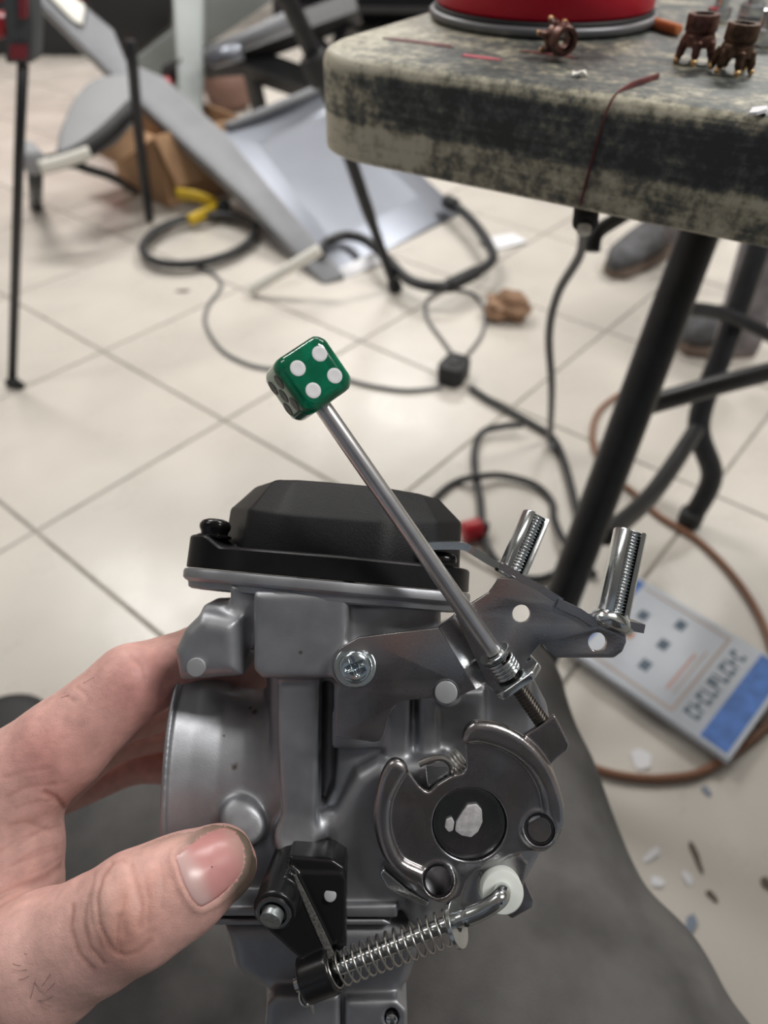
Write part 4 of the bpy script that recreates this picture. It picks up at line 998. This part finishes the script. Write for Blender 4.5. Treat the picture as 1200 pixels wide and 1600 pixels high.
# the die
yd = -ax; n0 = np.array([0, 0, 1.])-yd*yd[2]; n0 /= np.linalg.norm(n0); x0 = np.cross(yd, n0)
phi = math.radians(19); nz = n0*math.cos(phi)+x0*math.sin(phi); nxx = np.cross(yd, nz)
ed = 16.2; dc = sA+yd*(ed/2+.9)+np.array([.75, .55, 0])
M['die'] = mat('green_resin', (.0, .20, .10), .10, 0, .4, 140, **{'Transmission Weight': .5, 'IOR': 1.45, 'Coat Weight': .3, 'Coat Roughness': .05})
bm = bmesh.new(); bmesh.ops.create_cube(bm, size=ed)
bmesh.ops.subdivide_edges(bm, edges=bm.edges, cuts=13, use_grid_fill=True)
hh = ed/2
for v in bm.verts:
    p = np.array(v.co); rr = 3.1; q = np.clip(p, -(hh-rr), hh-rr); d = p-q; l = np.linalg.norm(d)
    if l > 1e-6: p = q+d/l*rr
    # slight crown of the faces
    l2 = np.linalg.norm(p); lim = 11.3
    if l2 > lim: p = p*(lim+(l2-lim)*.45)/l2
    v.co = Vector(p)
for v in bm.verts:
    p = v.co; w = dc+nxx*p.x+yd*p.y+nz*p.z; v.co = Vector(w)
die = bm_finish(bm, 'die', M['die'], screw, cam_space=True, sharp=80)
die['label'] = 'translucent green die with white pips'
def pip(face, a, b, m):
    if face == 'f': o, n, u, v = dc+nz*hh, nz, nxx, yd
    elif face == 'l': o, n, u, v = dc-nxx*hh, -nxx, nz, yd
    elif face == 't': o, n, u, v = dc+yd*hh, yd, nxx, nz
    else: o, n, u, v = dc+nxx*hh, nxx, nz, yd
    c = o+u*a+v*b
    V, F = lathe(c-n*.5, n, [(.3, 2.02), (.58, 2.0), (.63, 1.88), (.60, 1.3), (.58, .6), (.57, .02)], 24, cap=False)
    cobj('pip', V, F, m, die, sharp=50)
M['pip'] = mat('white_pip_paint', (.80, .80, .82), .5); M['pipd'] = mat('shaded_pip_paint', (.045, .06, .055), .5)  # left-face pips: dark copy of the white, shade put into the colour
for a in (-3.5, 3.5):
    for b in (-3.3, 3.3): pip('f', a, b, M['pip']); pip('l', a, b, M['pipd'])
pip('l', 0, 0, M['pipd'])

# throttle lever
lev = empty('throttle_lever', W(P(734, 1288, 0))[0]-np.array(wpos(carb))); lev.parent = carb
out = [(724, 1208), (729, 1200), (727, 1165), (726, 1149), (732, 1136), (745, 1130), (776, 1133), (815, 1152), (840, 1136), (867, 1117), (878, 1138), (890, 1163), (887, 1174), (871, 1186), (862, 1195), (871, 1219), (882, 1257), (881, 1296), (871, 1313), (850, 1331), (822, 1331), (797, 1336), (770, 1352), (745, 1360), (730, 1378), (722, 1400), (706, 1410), (690, 1411), (676, 1404), (657, 1389), (630, 1374), (605, 1352), (590, 1312), (585, 1275), (592, 1228), (604, 1200), (615, 1190), (629, 1193), (640, 1208), (655, 1228), (664, 1236), (671, 1238), (684, 1226), (704, 1214)]
LF = Field((-8, -119, -D0-10), (56, -56, -D0+8), .30)
LF.prism(out, 3.0, .9, .5, .2)
LF.prism([(742, 1330), (800, 1322), (826, 1350), (812, 1420), (770, 1420), (752, 1380)], 1.6, -.6, .9, 3.0)
rb_ = [(724, 1164), (725, 1146), (734, 1133), (748, 1128), (780, 1132), (815, 1149), (846, 1177), (869, 1215), (883, 1260), (882, 1298), (864, 1300), (852, 1272), (846, 1241), (828, 1207), (798, 1181), (756, 1165)]
lb_ = [(604, 1196), (616, 1188), (630, 1192), (638, 1206), (630, 1220), (614, 1252), (610, 1286), (615, 1316), (631, 1346), (664, 1364), (668, 1388), (640, 1384), (604, 1352), (588, 1314), (583, 1272), (592, 1222)]
for bnd in (rb_, lb_): LF.prism([tuple(p[:2]) for p in spline([(x, y, 0) for x, y in bnd], 4, True)], 5.3, .8, 2.1, .5)
for hx, hy in ((843, 1296), (685, 1376)):
    LF.cyl(P(hx, hy, -9.2), P(hx, hy, 5.2), 4.9, 1.0, 1.6)
    LF.cyl(P(hx, hy, -8.4), P(hx, hy, 6.0), 3.75, .1, .9, sub=True); LF.cyl(P(hx, hy, 4.2), P(hx, hy, 9.0), 4.0, .1, 1.0, sub=True)
dc3 = P(734, 1288, 3.0); zz = np.array([0, 0, 1.])
LF.cyl(dc3-zz*4.5, dc3-zz*1.3, 11.3, .3, .3)
LF.cyl(dc3-zz*1.5, dc3+zz*6, 10.5, .5, .5, sub=True)
V, Fq = LF.mesh(); V = relax(V, Fq, 2, .5); field_obj('lever_plate', V, Fq, M['zinc'], lev)
cobj('dish', *lathe(dc3-zz*1.7, (0, 0, 1), [(0, 10.2), (.75, 10.2), (.85, 9.9), (.6, 8.6), (.45, 6.0), (.4, .02)], 48), M['zincd'], lev, sharp=60)
V, F = px_plate([(722, 1270), (730, 1259), (745, 1257), (753, 1266), (754, 1285), (747, 1300), (736, 1309), (721, 1306), (711, 1299), (713, 1285)], 2.75, 1.0, 5, .25); cobj('shaft_end', V, F, M['stake'], lev)
V, F = px_plate([(697, 1281), (706, 1277), (710, 1285), (708, 1298), (701, 1301), (695, 1293)], 2.6, .8, 4, .2); cobj('shaft_end', V, F, M['stake'], lev)
V, F = px_plate([(742, 1345), (800, 1330), (834, 1408), (832, 1418), (800, 1436), (768, 1410)], -.5, 2, 6, .35); cobj('link_tab', V, F, M['zinc'], lev)
V, F = px_plate([(592, 1366), (600, 1358), (640, 1392), (672, 1410), (666, 1418), (630, 1402), (604, 1388)], 1.0, 3.0, 4, .6); cobj('stop_tab', V, F, M['zincb'], lev)
V, F = px_plate([(664, 1196), (700, 1188), (722, 1198), (722, 1214), (690, 1226), (668, 1236)], -.5, 1.8, 3, .3); cobj('spring_tab', V, F, M['zincb'], lev)
coil(P(724, 1186, -4), P(690, 1216, -4)-P(724, 1186, -4), 3.4, 6.5, 6, .55, 'return_spring', mat('pale_spring', (.70, .69, .66), .35, .7), lev)
cobj('spring_hook', *tube(spline([P(655, 1194, 2.5), P(672, 1187, 2.6), P(690, 1184, 2.6), P(703, 1192, 2), P(706, 1206, .5), P(700, 1212, -2)], 6), .95, 10), M['spring'], lev)

# link rod, spring, bushing
lk = empty('link_rod', W(P(620, 1480, 10))[0]-np.array(wpos(carb))); lk.parent = carb
cobj('bushing', *lathe(P(780, 1380, -1), np.array(P(785, 1395, 8))-np.array(P(780, 1380, -1)), [(0, 6.4), (2.2, 6.4), (2.3, 4.8), (3.4, 4.8), (3.5, 5.9), (8.6, 5.9), (9.2, 5.5), (9.4, 4.6), (9.4, .1)], 40), M['nylon'], lk, sharp=40)
r0 = P(722, 1435, 13.5); r1 = P(463, 1538, 10.0)
path = np.concatenate([spline([P(784, 1392, 6), P(785, 1394, 11), P(782, 1402, 14.6), P(772, 1411, 15.2), P(750, 1424, 14.4), r0], 6), [r0+(r1-r0)*t for t in np.linspace(.1, 1, 8)]])
cobj('rod', *tube(path, [2.35]*29+[2.05]*(len(path)-29), 20), M['zincb'], lk, sharp=60)
cobj('punch_mark', *rounded_rod(r0+np.array([1.0, -.2, 1.8]), r0+np.array([1.0, -.2, 2.42]), .85, .1, 12), M['zincd'], lk)
dr = (r1-r0)/np.linalg.norm(r1-r0)
wp = P(711, 1445, 13.3); wd_ = -dr+np.array([0, 0, .26]); wd_ /= np.linalg.norm(wd_)
cobj('washer', *ring_w(wp, wd_, 2.0, 5.9, 1.1), M['zincb'], lk, sharp=30)
e = P(507, 1522, 10.6); sp0 = wp+dr*1.2
coil(sp0, e-sp0, 4.4, np.linalg.norm(e-sp0), 15.3, .33, 'coil_spring', M['spring'], lk, 8, 20)
cobj('cotter_ring', *tube(np.array([P(478+9*math.cos(t), 1556+15*math.sin(t), 11+1.2*math.sin(t)) for t in np.arange(28)*2*PI/28]), .42, 8, closed=True), M['zincb'], lk)
cobj('cotter_leg', *tube(spline([P(484, 1564, 11), P(488, 1574, 11), P(490, 1582, 10.6)], 4), .42, 8), M['spring'], lk)

# choke lever
ck_ = empty('choke_lever', W(P(470, 1430, 5))[0]-np.array(wpos(carb))); ck_.parent = carb
a0 = P(428, 1425, 16); a1 = P(460, 1335, -6)
g = Field(np.minimum(P(390, 1560, 0), P(390, 1600, 20))-1, np.maximum(P(550, 1320, -8), P(560, 1310, 18))+1, .42)
g = Field((-40, -148, -D0-9), (-7, -92, -D0+20), .42)
g.cyl(a1, a0, 5.9, .7, .5)
g.prism([(450, 1362), (534, 1364), (541, 1374), (541, 1488), (520, 1502), (500, 1500)], 8.6, 1.0, .7, .5)
g.prism([(452, 1338), (520, 1344), (538, 1356), (541, 1374), (450, 1374)], 8.0, -5, .9, .5)
g.prism([(402, 1440), (420, 1395), (453, 1362), (462, 1370), (522, 1496), (498, 1530), (468, 1500)], 11.5, 4.0, .7, .5)
b0 = P(524, 1511, 11.0); b1 = P(476, 1530, 10.2)
g.cyl(b1, b0, 6.3, .6, .6); g.cyl(b0+(b0-b1)*.5, b0-(b0-b1)*.18, 5.0, .2, .2, sub=True)
V, Fq = g.mesh(); V = relax(V, Fq, 1, .5)
field_obj('lever_body', V, Fq, mat('glossy_black_plastic', (.010, .010, .011), .26, 0, 0, 40, .05, 1500), ck_)
dd = (a0-a1)/np.linalg.norm(a0-a1)
cobj('end_ring', *lathe(a0-dd*.3, dd, [(0, 4.9), (.7, 4.9), (1.0, 4.6), (1.0, 3.7), (.4, 3.5)], 36, cap=False), mat('dark_chrome', (.16, .16, .16), .25, 1.0), ck_, sharp=40)
cobj('shaft', *rounded_rod(a0-dd*.2, a0+dd*2.4+np.array([-.3, -.6, 0]), 2.9, .35), mat('oxidised_pin', (.30, .33, .34), .4, .8, .2, 800), ck_)
cobj('rivet', *rounded_rod(P(516, 1399, 8), P(516, 1399, 9.1), 1.75, .3), M['castpin'], ck_)
V, F = px_plate([(457, 1366), (463, 1369), (478, 1398), (497, 1436), (523, 1492), (514, 1500), (500, 1470), (484, 1434), (470, 1400)], 11.75, .5, 2, .1); cobj('dusty_edge', V, F, M['dust'], ck_)

# ================================================================== the person holding it
def skin_mat():
    m = bpy.data.materials.new('skin'); m.use_nodes = True; nt = m.node_tree; b = nt.nodes['Principled BSDF']; N = nt.nodes.new; L = nt.links.new
    at_ = N('ShaderNodeAttribute'); at_.attribute_name = 'Col'
    tc = N('ShaderNodeTexCoord'); n = N('ShaderNodeTexNoise'); n.inputs['Scale'].default_value = 220; n.inputs['Detail'].default_value = 5; L(tc.outputs['Object'], n.inputs['Vector'])
    mr = N('ShaderNodeMapRange'); mr.inputs['From Min'].default_value = .3; mr.inputs['From Max'].default_value = .7; mr.inputs['To Min'].default_value = .86; mr.inputs['To Max'].default_value = 1.1; L(n.outputs['Fac'], mr.inputs['Value'])
    mx = N('ShaderNodeMix'); mx.data_type = 'RGBA'; mx.blend_type = 'MULTIPLY'; mx.inputs[0].default_value = 1; L(at_.outputs['Color'], mx.inputs[6]); L(mr.outputs[0], mx.inputs[7])
    L(mx.outputs[2], b.inputs['Base Color'])
    b.inputs['Roughness'].default_value = .48; b.inputs['Subsurface Weight'].default_value = .12; b.inputs['Subsurface Radius'].default_value = (.9, .35, .2); b.inputs['Subsurface Scale'].default_value = .0025
    v = N('ShaderNodeTexVoronoi'); v.inputs['Scale'].default_value = 1500; v.feature = 'DISTANCE_TO_EDGE'; L(tc.outputs['Object'], v.inputs['Vector'])
    n2 = N('ShaderNodeTexNoise'); n2.inputs['Scale'].default_value = 420; n2.inputs['Detail'].default_value = 4; L(tc.outputs['Object'], n2.inputs['Vector'])
    ad = N('ShaderNodeMath'); ad.operation = 'MULTIPLY_ADD'; ad.inputs[1].default_value = .45; L(v.outputs['Distance'], ad.inputs[0]); L(n2.outputs['Fac'], ad.inputs[2])
    bp_ = N('ShaderNodeBump'); bp_.inputs['Strength'].default_value = .35; bp_.inputs['Distance'].default_value = .0005; L(ad.outputs[0], bp_.inputs['Height']); L(bp_.outputs['Normal'], b.inputs['Normal'])
    return m
holder = empty('person', W(P(400, 1700, -120))[0], 'person in dark grey trousers whose left hand holds the carburetor', 'person')
H = Field((-150, -185, -D0-120), (-28, -22, -D0+42), .68)
# index finger, palm, web
G_ = P(-30, 1265, -16); Fk = P(205, 1068, -22); Et = P(318, 1024, -40); Tt = P(400, 1050, -56)
H.chain([(G_, 19), (P(95, 1165, -17), 14.2), (Fk, 12.0), (Et, 10.4), (Tt, 8.6)], 3)
H.chain([(P(-120, 1560, -30), 32), (P(-60, 1400, -24), 26), (P(-70, 1270, -24), 22)], 8)
H.chain([(P(-55, 1270, -18), 20), (P(-30, 1330, -16), 19), (P(-20, 1400, -14), 22)], 6)
H.ell(P(0, 1320, -16), (19, 16, 13), 7)
H.chain([(P(-320, 1800, -40), 40), (P(-120, 1560, -28), 31)], 6)
# thumb
A_ = P(-50, 1590, 0); B_t = P(70, 1500, 10); C_t = P(215, 1420, 17); D_t = P(336, 1352, 8.5)
H.chain([(P(-150, 1580, -12), 28), (A_, 24), (B_t, 17.0), (P(150, 1458, 14), 14.2), (C_t, 13.9), (P(285, 1382, 13), 12.3), (D_t, 10.4)], 5)
H.cone(P(346, 1348, 7), P(357, 1354, 5), 9.0, 7.6, 3)
# fingers curled behind the casting
H.chain([(P(-30, 1270, -42), 17), (P(175, 1115, -60), 12), (P(300, 1085, -78), 10.5), (P(380, 1120, -86), 9)], 2.5)
H.chain([(P(-40, 1310, -64), 16), (P(165, 1150, -92), 11.5), (P(280, 1130, -104), 10), (P(370, 1160, -100), 8.6)], 2.5)
H.chain([(P(-50, 1370, -78), 15), (P(60, 1250, -104), 10.5), (P(210, 1190, -112), 9), (P(310, 1200, -108), 7.6)], 2.5)
Vh, Fh = H.mesh(); Vh = relax(Vh, Fh, 2, .5)
# creases and the nail bed, pressed into the surface
nails = [(276, 1336), (300, 1318), (325, 1302), (347, 1294), (364, 1298), (377, 1314), (382, 1338), (378, 1362), (362, 1384), (342, 1402), (325, 1413), (312, 1417), (300, 1406), (288, 1384), (279, 1358)]
npx = spline([np.array([x, y, 0.]) for x, y in nails], 6, True)[:, :2]
def proj(V): return np.stack([600+FPX*V[:, 0]/-V[:, 2], 800-FPX*V[:, 1]/-V[:, 2]], 1)
uv = proj(Vh); Nh = H.nrm(Vh); front = Nh[:, 2] > -.05
front &= Vh[:, 2] > -D0-45
def dist_poly(uv, pl, closed=False):
    d = np.full(len(uv), 1e9); m = len(pl)
    for i in range(m if closed else m-1):
        a, b = pl[i], pl[(i+1) % m]; e = b-a; t = np.clip(((uv-a)@e)/(e@e+1e-9), 0, 1); d = np.minimum(d, np.linalg.norm(uv-a-t[:, None]*e, axis=1))
    return d
creases = [([(148, 1362), (140, 1400), (143, 1440), (158, 1480)], .22, 4), ([(195, 1400), (192, 1430), (197, 1462)], .25, 4), ([(228, 1372), (233, 1410), (232, 1440)], .22, 4), ([(252, 1352), (256, 1385), (252, 1420)], .18, 4), ([(60, 1400), (90, 1380), (120, 1366)], .2, 4), ([(25, 1262), (60, 1252), (92, 1252)], .22, 4), ([(40, 1310), (70, 1296), (98, 1300)], .2, 4), ([(30, 1345), (60, 1328), (98, 1318)], .25, 4), ([(50, 1365), (76, 1352), (100, 1338)], .2, 4), ([(0, 1330), (30, 1310), (60, 1306)], .2, 5),
           ([(175, 1348), (160, 1370), (152, 1405), (156, 1445), (172, 1478), (186, 1492)], .55, 5), ([(205, 1352), (214, 1385), (222, 1420), (219, 1450)], .45, 5), ([(186, 1430), (184, 1465), (190, 1490)], .5, 5),
           ([(113, 1415), (110, 1450), (122, 1490), (145, 1515)], .4, 6), ([(137, 1400), (130, 1440), (140, 1480), (162, 1505)], .35, 5), ([(172, 1350), (190, 1342), (206, 1354)], .3, 5), ([(190, 1494), (215, 1488), (235, 1470)], .4, 6),
           ([(70, 1238), (88, 1247), (100, 1262)], .7, 7), ([(10, 1245), (40, 1230), (85, 1225)], .35, 6), ([(20, 1352), (55, 1338), (90, 1325)], .35, 6), ([(15, 1290), (45, 1285), (80, 1300)], .3, 6), ([(0, 1400), (30, 1385), (70, 1372), (100, 1350)], .5, 8), ([(30, 1320), (60, 1302), (95, 1290)], .3, 5), ([(120, 1075), (135, 1085), (140, 1100)], .25, 5), ([(100, 1085), (115, 1095)], .25, 5), ([(5, 1215), (40, 1205), (75, 1200)], .25, 6),
           ([(205, 1025), (222, 1040), (228, 1060)], .3, 6)]
disp = np.zeros(len(Vh))
for pl, dpt, wpx in creases:
    d = dist_poly(uv, np.array(pl, float)); disp -= np.where(front, .62*dpt*np.exp(-(d/(wpx*.6))**2), 0)
for pl, dpt, wpx in (([(165, 1395), (170, 1430), (178, 1465)], .35, 14), ([(200, 1380), (202, 1420), (206, 1455)], .4, 12), ([(238, 1360), (245, 1400), (245, 1440)], .3, 14)):
    d = dist_poly(uv, np.array(pl, float)); disp += np.where(front, dpt*np.exp(-(d/wpx)**2), 0)
def inside(uv, pl):
    r = np.zeros(len(uv), bool); m = len(pl)
    for i in range(m):
        a, b = pl[i], pl[(i+1) % m]
        r ^= ((a[1] > uv[:, 1]) != (b[1] > uv[:, 1])) & (uv[:, 0] < (b[0]-a[0])*(uv[:, 1]-a[1])/(b[1]-a[1]+1e-9)+a[0])
    return r
dn = dist_poly(uv, npx, True); inn = inside(uv, npx); zf = front & (Vh[:, 2] > -D0-3)
disp += np.where(zf & inn, -.75*np.clip(dn/5, 0, 1), 0)+np.where(zf & ~inn, .45*np.exp(-((dn-6)/5)**2), 0)
tb = (P(0, 0, 0)-0)
Vh2 = Vh+Nh*disp[:, None]
hand = field_obj('hand', Vh2, Fh, None, holder)
skin = np.array([.68, .40, .355])
col = np.tile(skin, (len(Vh), 1))
def blend(c, w): 
    global col
    col = col*(1-w[:, None])+np.array(c)*w[:, None]
def near(p, r): return np.exp(-(np.linalg.norm(Vh-np.asarray(p), axis=1)/r)**2)
blend((.62, .26, .235), .6*near(P(230, 1060, -12), 14)); blend((.52, .23, .18), .5*near(P(190, 1465, 30), 8)); blend((.50, .24, .17), .45*near(P(185, 1420, 30), 9))
blend((.64, .28, .25), .6*near(P(60, 1170, -2), 12)); blend((.74, .49, .43), .5*near(P(150, 1420, 29), 7)); blend((.73, .49, .44), .6*near(P(30, 1300, 0), 12)); blend((.71, .46, .41), .5*near(P(60, 1540, 26), 16)); blend((.52, .24, .19), .4*near(P(260, 1370, 28), 8)); blend((.5, .24, .19), .5*near(P(290, 1010, -30), 10))
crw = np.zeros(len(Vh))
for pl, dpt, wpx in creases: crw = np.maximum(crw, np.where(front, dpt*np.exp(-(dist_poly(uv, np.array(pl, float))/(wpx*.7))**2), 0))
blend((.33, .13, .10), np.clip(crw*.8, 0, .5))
# grime round the nail and along the tip
tipw = np.clip((uv[:, 0]-340)/30, 0, 1)*zf; blend((.085, .075, .055), .9*tipw*(~inn))
topw = np.where(zf & ~inn, np.exp(-((dn-2)/11)**2), 0)*np.clip((uv[:, 0]-268)/30, 0, 1)*np.clip((1372-uv[:, 1])/30, .35, 1); blend((.16, .12, .085), .75*topw)
topw = np.where(zf, np.exp(-(dist_poly(uv, np.array([(225, 1312), (270, 1300), (330, 1284), (372, 1292)], float))/11)**2), 0); blend((.20, .15, .10), .6*topw)
blend((.60, .27, .25), .9*(inn & zf))
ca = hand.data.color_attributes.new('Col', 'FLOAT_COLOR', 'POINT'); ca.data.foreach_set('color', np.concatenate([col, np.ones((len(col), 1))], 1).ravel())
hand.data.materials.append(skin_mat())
# thumbnail: a thin curved plate over the nail bed
cen = npx.mean(0); lev_n = []
for s in (.0, .25, .5, .75, .9, 1.0): lev_n.append(cen+(npx-cen)*max(s, .02))
g_ = np.concatenate(lev_n); hp = H.hit(g_[:, 0], g_[:, 1]); hn = H.nrm(hp, 1.2)
n_ = len(npx); s_ = np.repeat([.0, .25, .5, .75, .9, 1.0], n_)
topv = hp+hn*(.28-.42*s_**6)[:, None]
V = topv; F = []
for k in range(5):
    for i in range(n_): F.append((k*n_+i, k*n_+(i+1) % n_, (k+1)*n_+(i+1) % n_, (k+1)*n_+i))
V = np.concatenate([V, topv[-n_:]-hn[-n_:]*.8]); F += [(5*n_+i, 5*n_+(i+1) % n_, 6*n_+(i+1) % n_, 6*n_+i) for i in range(n_)]
V, F = fixn(V, F)
nm = bpy.data.materials.new('thumbnail'); nm.use_nodes = True; nb_ = nm.node_tree.nodes['Principled BSDF']; nb_.inputs['Roughness'].default_value = .30
na_ = nm.node_tree.nodes.new('ShaderNodeAttribute'); na_.attribute_name = 'Col'; nm.node_tree.links.new(na_.outputs['Color'], nb_.inputs['Base Color'])
nail = cobj('thumbnail', V, F, nm, hand, sharp=80); nail['label'] = 'pink thumbnail with a pale half-moon'
nuv = proj(V); along = ((nuv-np.array([292., 1378.]))@np.array([.90, -.43]))
lun_w = 1/(1+np.exp((along-24+.004*((nuv[:, 1]-1370))**2*.3)/3.5)); tip_w = 1/(1+np.exp(-(along-86)/3))
nc = np.tile([.54, .25, .24], (len(V), 1)); nc = nc*(1-.75*lun_w[:, None])+.75*lun_w[:, None]*np.array([.60, .44, .42]); nc = nc*(1-.5*tip_w[:, None])+.5*tip_w[:, None]*np.array([.50, .36, .30])
nca = nail.data.color_attributes.new('Col', 'FLOAT_COLOR', 'POINT'); nca.data.foreach_set('color', np.concatenate([nc, np.ones((len(nc), 1))], 1).ravel())

# a few fine hairs at the base of the thumb
hv = []; rng = np.random.default_rng(4)
for hx, hy in ((38, 1490), (42, 1515), (55, 1535), (66, 1540), (74, 1548), (48, 1560), (84, 1556), (30, 1530), (62, 1562), (20, 1505), (96, 1090), (112, 1078), (130, 1068)):
    b0_ = H.hit(np.array([hx], float), np.array([hy], float))[0]; n0_ = H.nrm(b0_[None])[0]
    dd_ = np.array([rng.uniform(-.3, 1), rng.uniform(-1, .6), 0]); dd_ /= np.linalg.norm(dd_); L_ = rng.uniform(2.5, 5)
    hv.append(tube(np.array([b0_+n0_*(.1+.5*math.sin(t*2.2))+dd_*L_*t+np.array([0, .8*t*t, 0]) for t in np.linspace(0, 1, 6)]), .045, 4))
hh_ = cobj('hand_hair', *join(*hv), mat('brown_hair', (.06, .035, .025), .6), hand); hh_['kind'] = 'stuff'

# trousers: two thighs and shins
M['cloth'] = mat('dark_grey_trouser_cloth', (.082, .079, .078), .9, 0, 0, 30, .6, 1300, color2=(.135, .130, .127), detail=9)
TR = Field((-260, -470, -830), (330, -40, -225), 5.0)
def cpx(px, py, D): return np.array([(px-600)*D/FPX, (800-py)*D/FPX, -D])
kn = cpx(735, 1120, 470); hp_ = cpx(900, 1800, 350)
TR.chain([(kn, 62), (cpx(762, 1290, 445), 69), (cpx(788, 1470, 405), 75), (cpx(850, 1640, 375), 92), (hp_, 110)], 20)
kl = cpx(205, 1235, 480); TR.chain([(kl, 62), (cpx(245, 1580, 430), 82), (cpx(230, 1900, 400), 100)], 20)
def toc(w): v = Vector(w)-CAMLOC; return np.array([v.dot(rgt), v.dot(upv), -v.dot(fwd)])*1000
wk = Vector(W(kn)[0]); TR.chain([(kn, 64), (toc((wk.x+.01, wk.y+.02, .12)), 52), (toc((wk.x+.01, wk.y+.02, .06)), 52)], 10)
wl = Vector(W(kl)[0]); TR.chain([(kl, 62), (toc((wl.x-.01, wl.y+.02, .12)), 52), (toc((wl.x-.01, wl.y+.02, .06)), 52)], 10)
Vt, Ft = TR.mesh(); Vt = relax(Vt, Ft, 3, .5)
nt_ = TR.nrm(Vt, 6)
wr = 1.6*np.sin(Vt[:, 0]*.055+Vt[:, 1]*.03+1.3*np.sin(Vt[:, 1]*.04))+1.0*np.sin(Vt[:, 0]*.11-Vt[:, 1]*.07+Vt[:, 2]*.05)
Vt = Vt+nt_*wr[:, None]
field_obj('trousers', Vt, Ft, M['cloth'], holder)
# holder's unseen shirt, head and hair behind the lens, added for plate reflections
M['shirt'] = mat('dark_shirt', (.045, .043, .046), .85, 0, .2, 40)
B0 = Vector((.05, -.36, .50)); SH = Vector((.02, -.46, 1.0))
lo = np.array([toc(Vector((x, y, z))) for x in (-.6, .6) for y in (-.75, .2) for z in (.35, 1.5)])
def person_field(h): return Field(lo.min(0), lo.max(0), h)
TF = person_field(14.0)
TF.chain([(toc(B0), 165), (toc((B0+SH)/2), 160), (toc(SH-Vector((0, 0, .08))), 165)], 40)
TF.chain([(toc(SH+Vector((-.20, .0, -.02))), 78), (toc(SH+Vector((.20, .0, -.02))), 78)], 40)
wl_ = Vector(W(P(-320, 1800, -40))[0])
TF.chain([(toc(SH+Vector((-.21, 0, -.03))), 68), (toc(Vector((-.34, -.30, .66))), 54), (toc(wl_+(Vector((-.34, -.30, .66))-wl_)*.3), 44)], 20)
TF.chain([(toc(SH+Vector((.21, 0, -.03))), 68), (toc(Vector((.34, -.33, .70))), 54), (toc(Vector((.20, -.14, .78))), 42)], 20)
Vs, Fs = TF.mesh(); field_obj('shirt', relax(Vs, Fs, 2), Fs, M['shirt'], holder)
HF = person_field(9.0); hc = Vector((.0, -.36, 1.24))
HF.chain([(toc(SH+Vector((0, .02, .05))), 60), (toc(hc+Vector((0, -.02, -.08))), 58)], 15)
HF.chain([(toc(hc+Vector((0, 0, .03))), 82), (toc(hc+Vector((0, .03, -.06))), 62)], 25)
HF.chain([(toc(hc+Vector((0, .095, .02))), 10), (toc(hc+Vector((0, .115, -.03))), 15)], 12)
HF.chain([(toc(hc+Vector((-.085, 0, 0))), 20), (toc(hc+Vector((.085, 0, 0))), 20)], 6)
Vs, Fs = HF.mesh(); hd = field_obj('head', relax(Vs, Fs, 1), Fs, mat('skin_plain', (.50, .285, .235), .5), holder)
RF = person_field(9.0); RF.chain([(toc(hc+Vector((0, -.015, .055))), 86), (toc(hc+Vector((0, -.03, .0))), 80)], 20)
Vs, Fs = RF.mesh(); field_obj('hair', relax(Vs, Fs, 1), Fs, mat('dark_brown_hair', (.03, .02, .015), .7), hd)
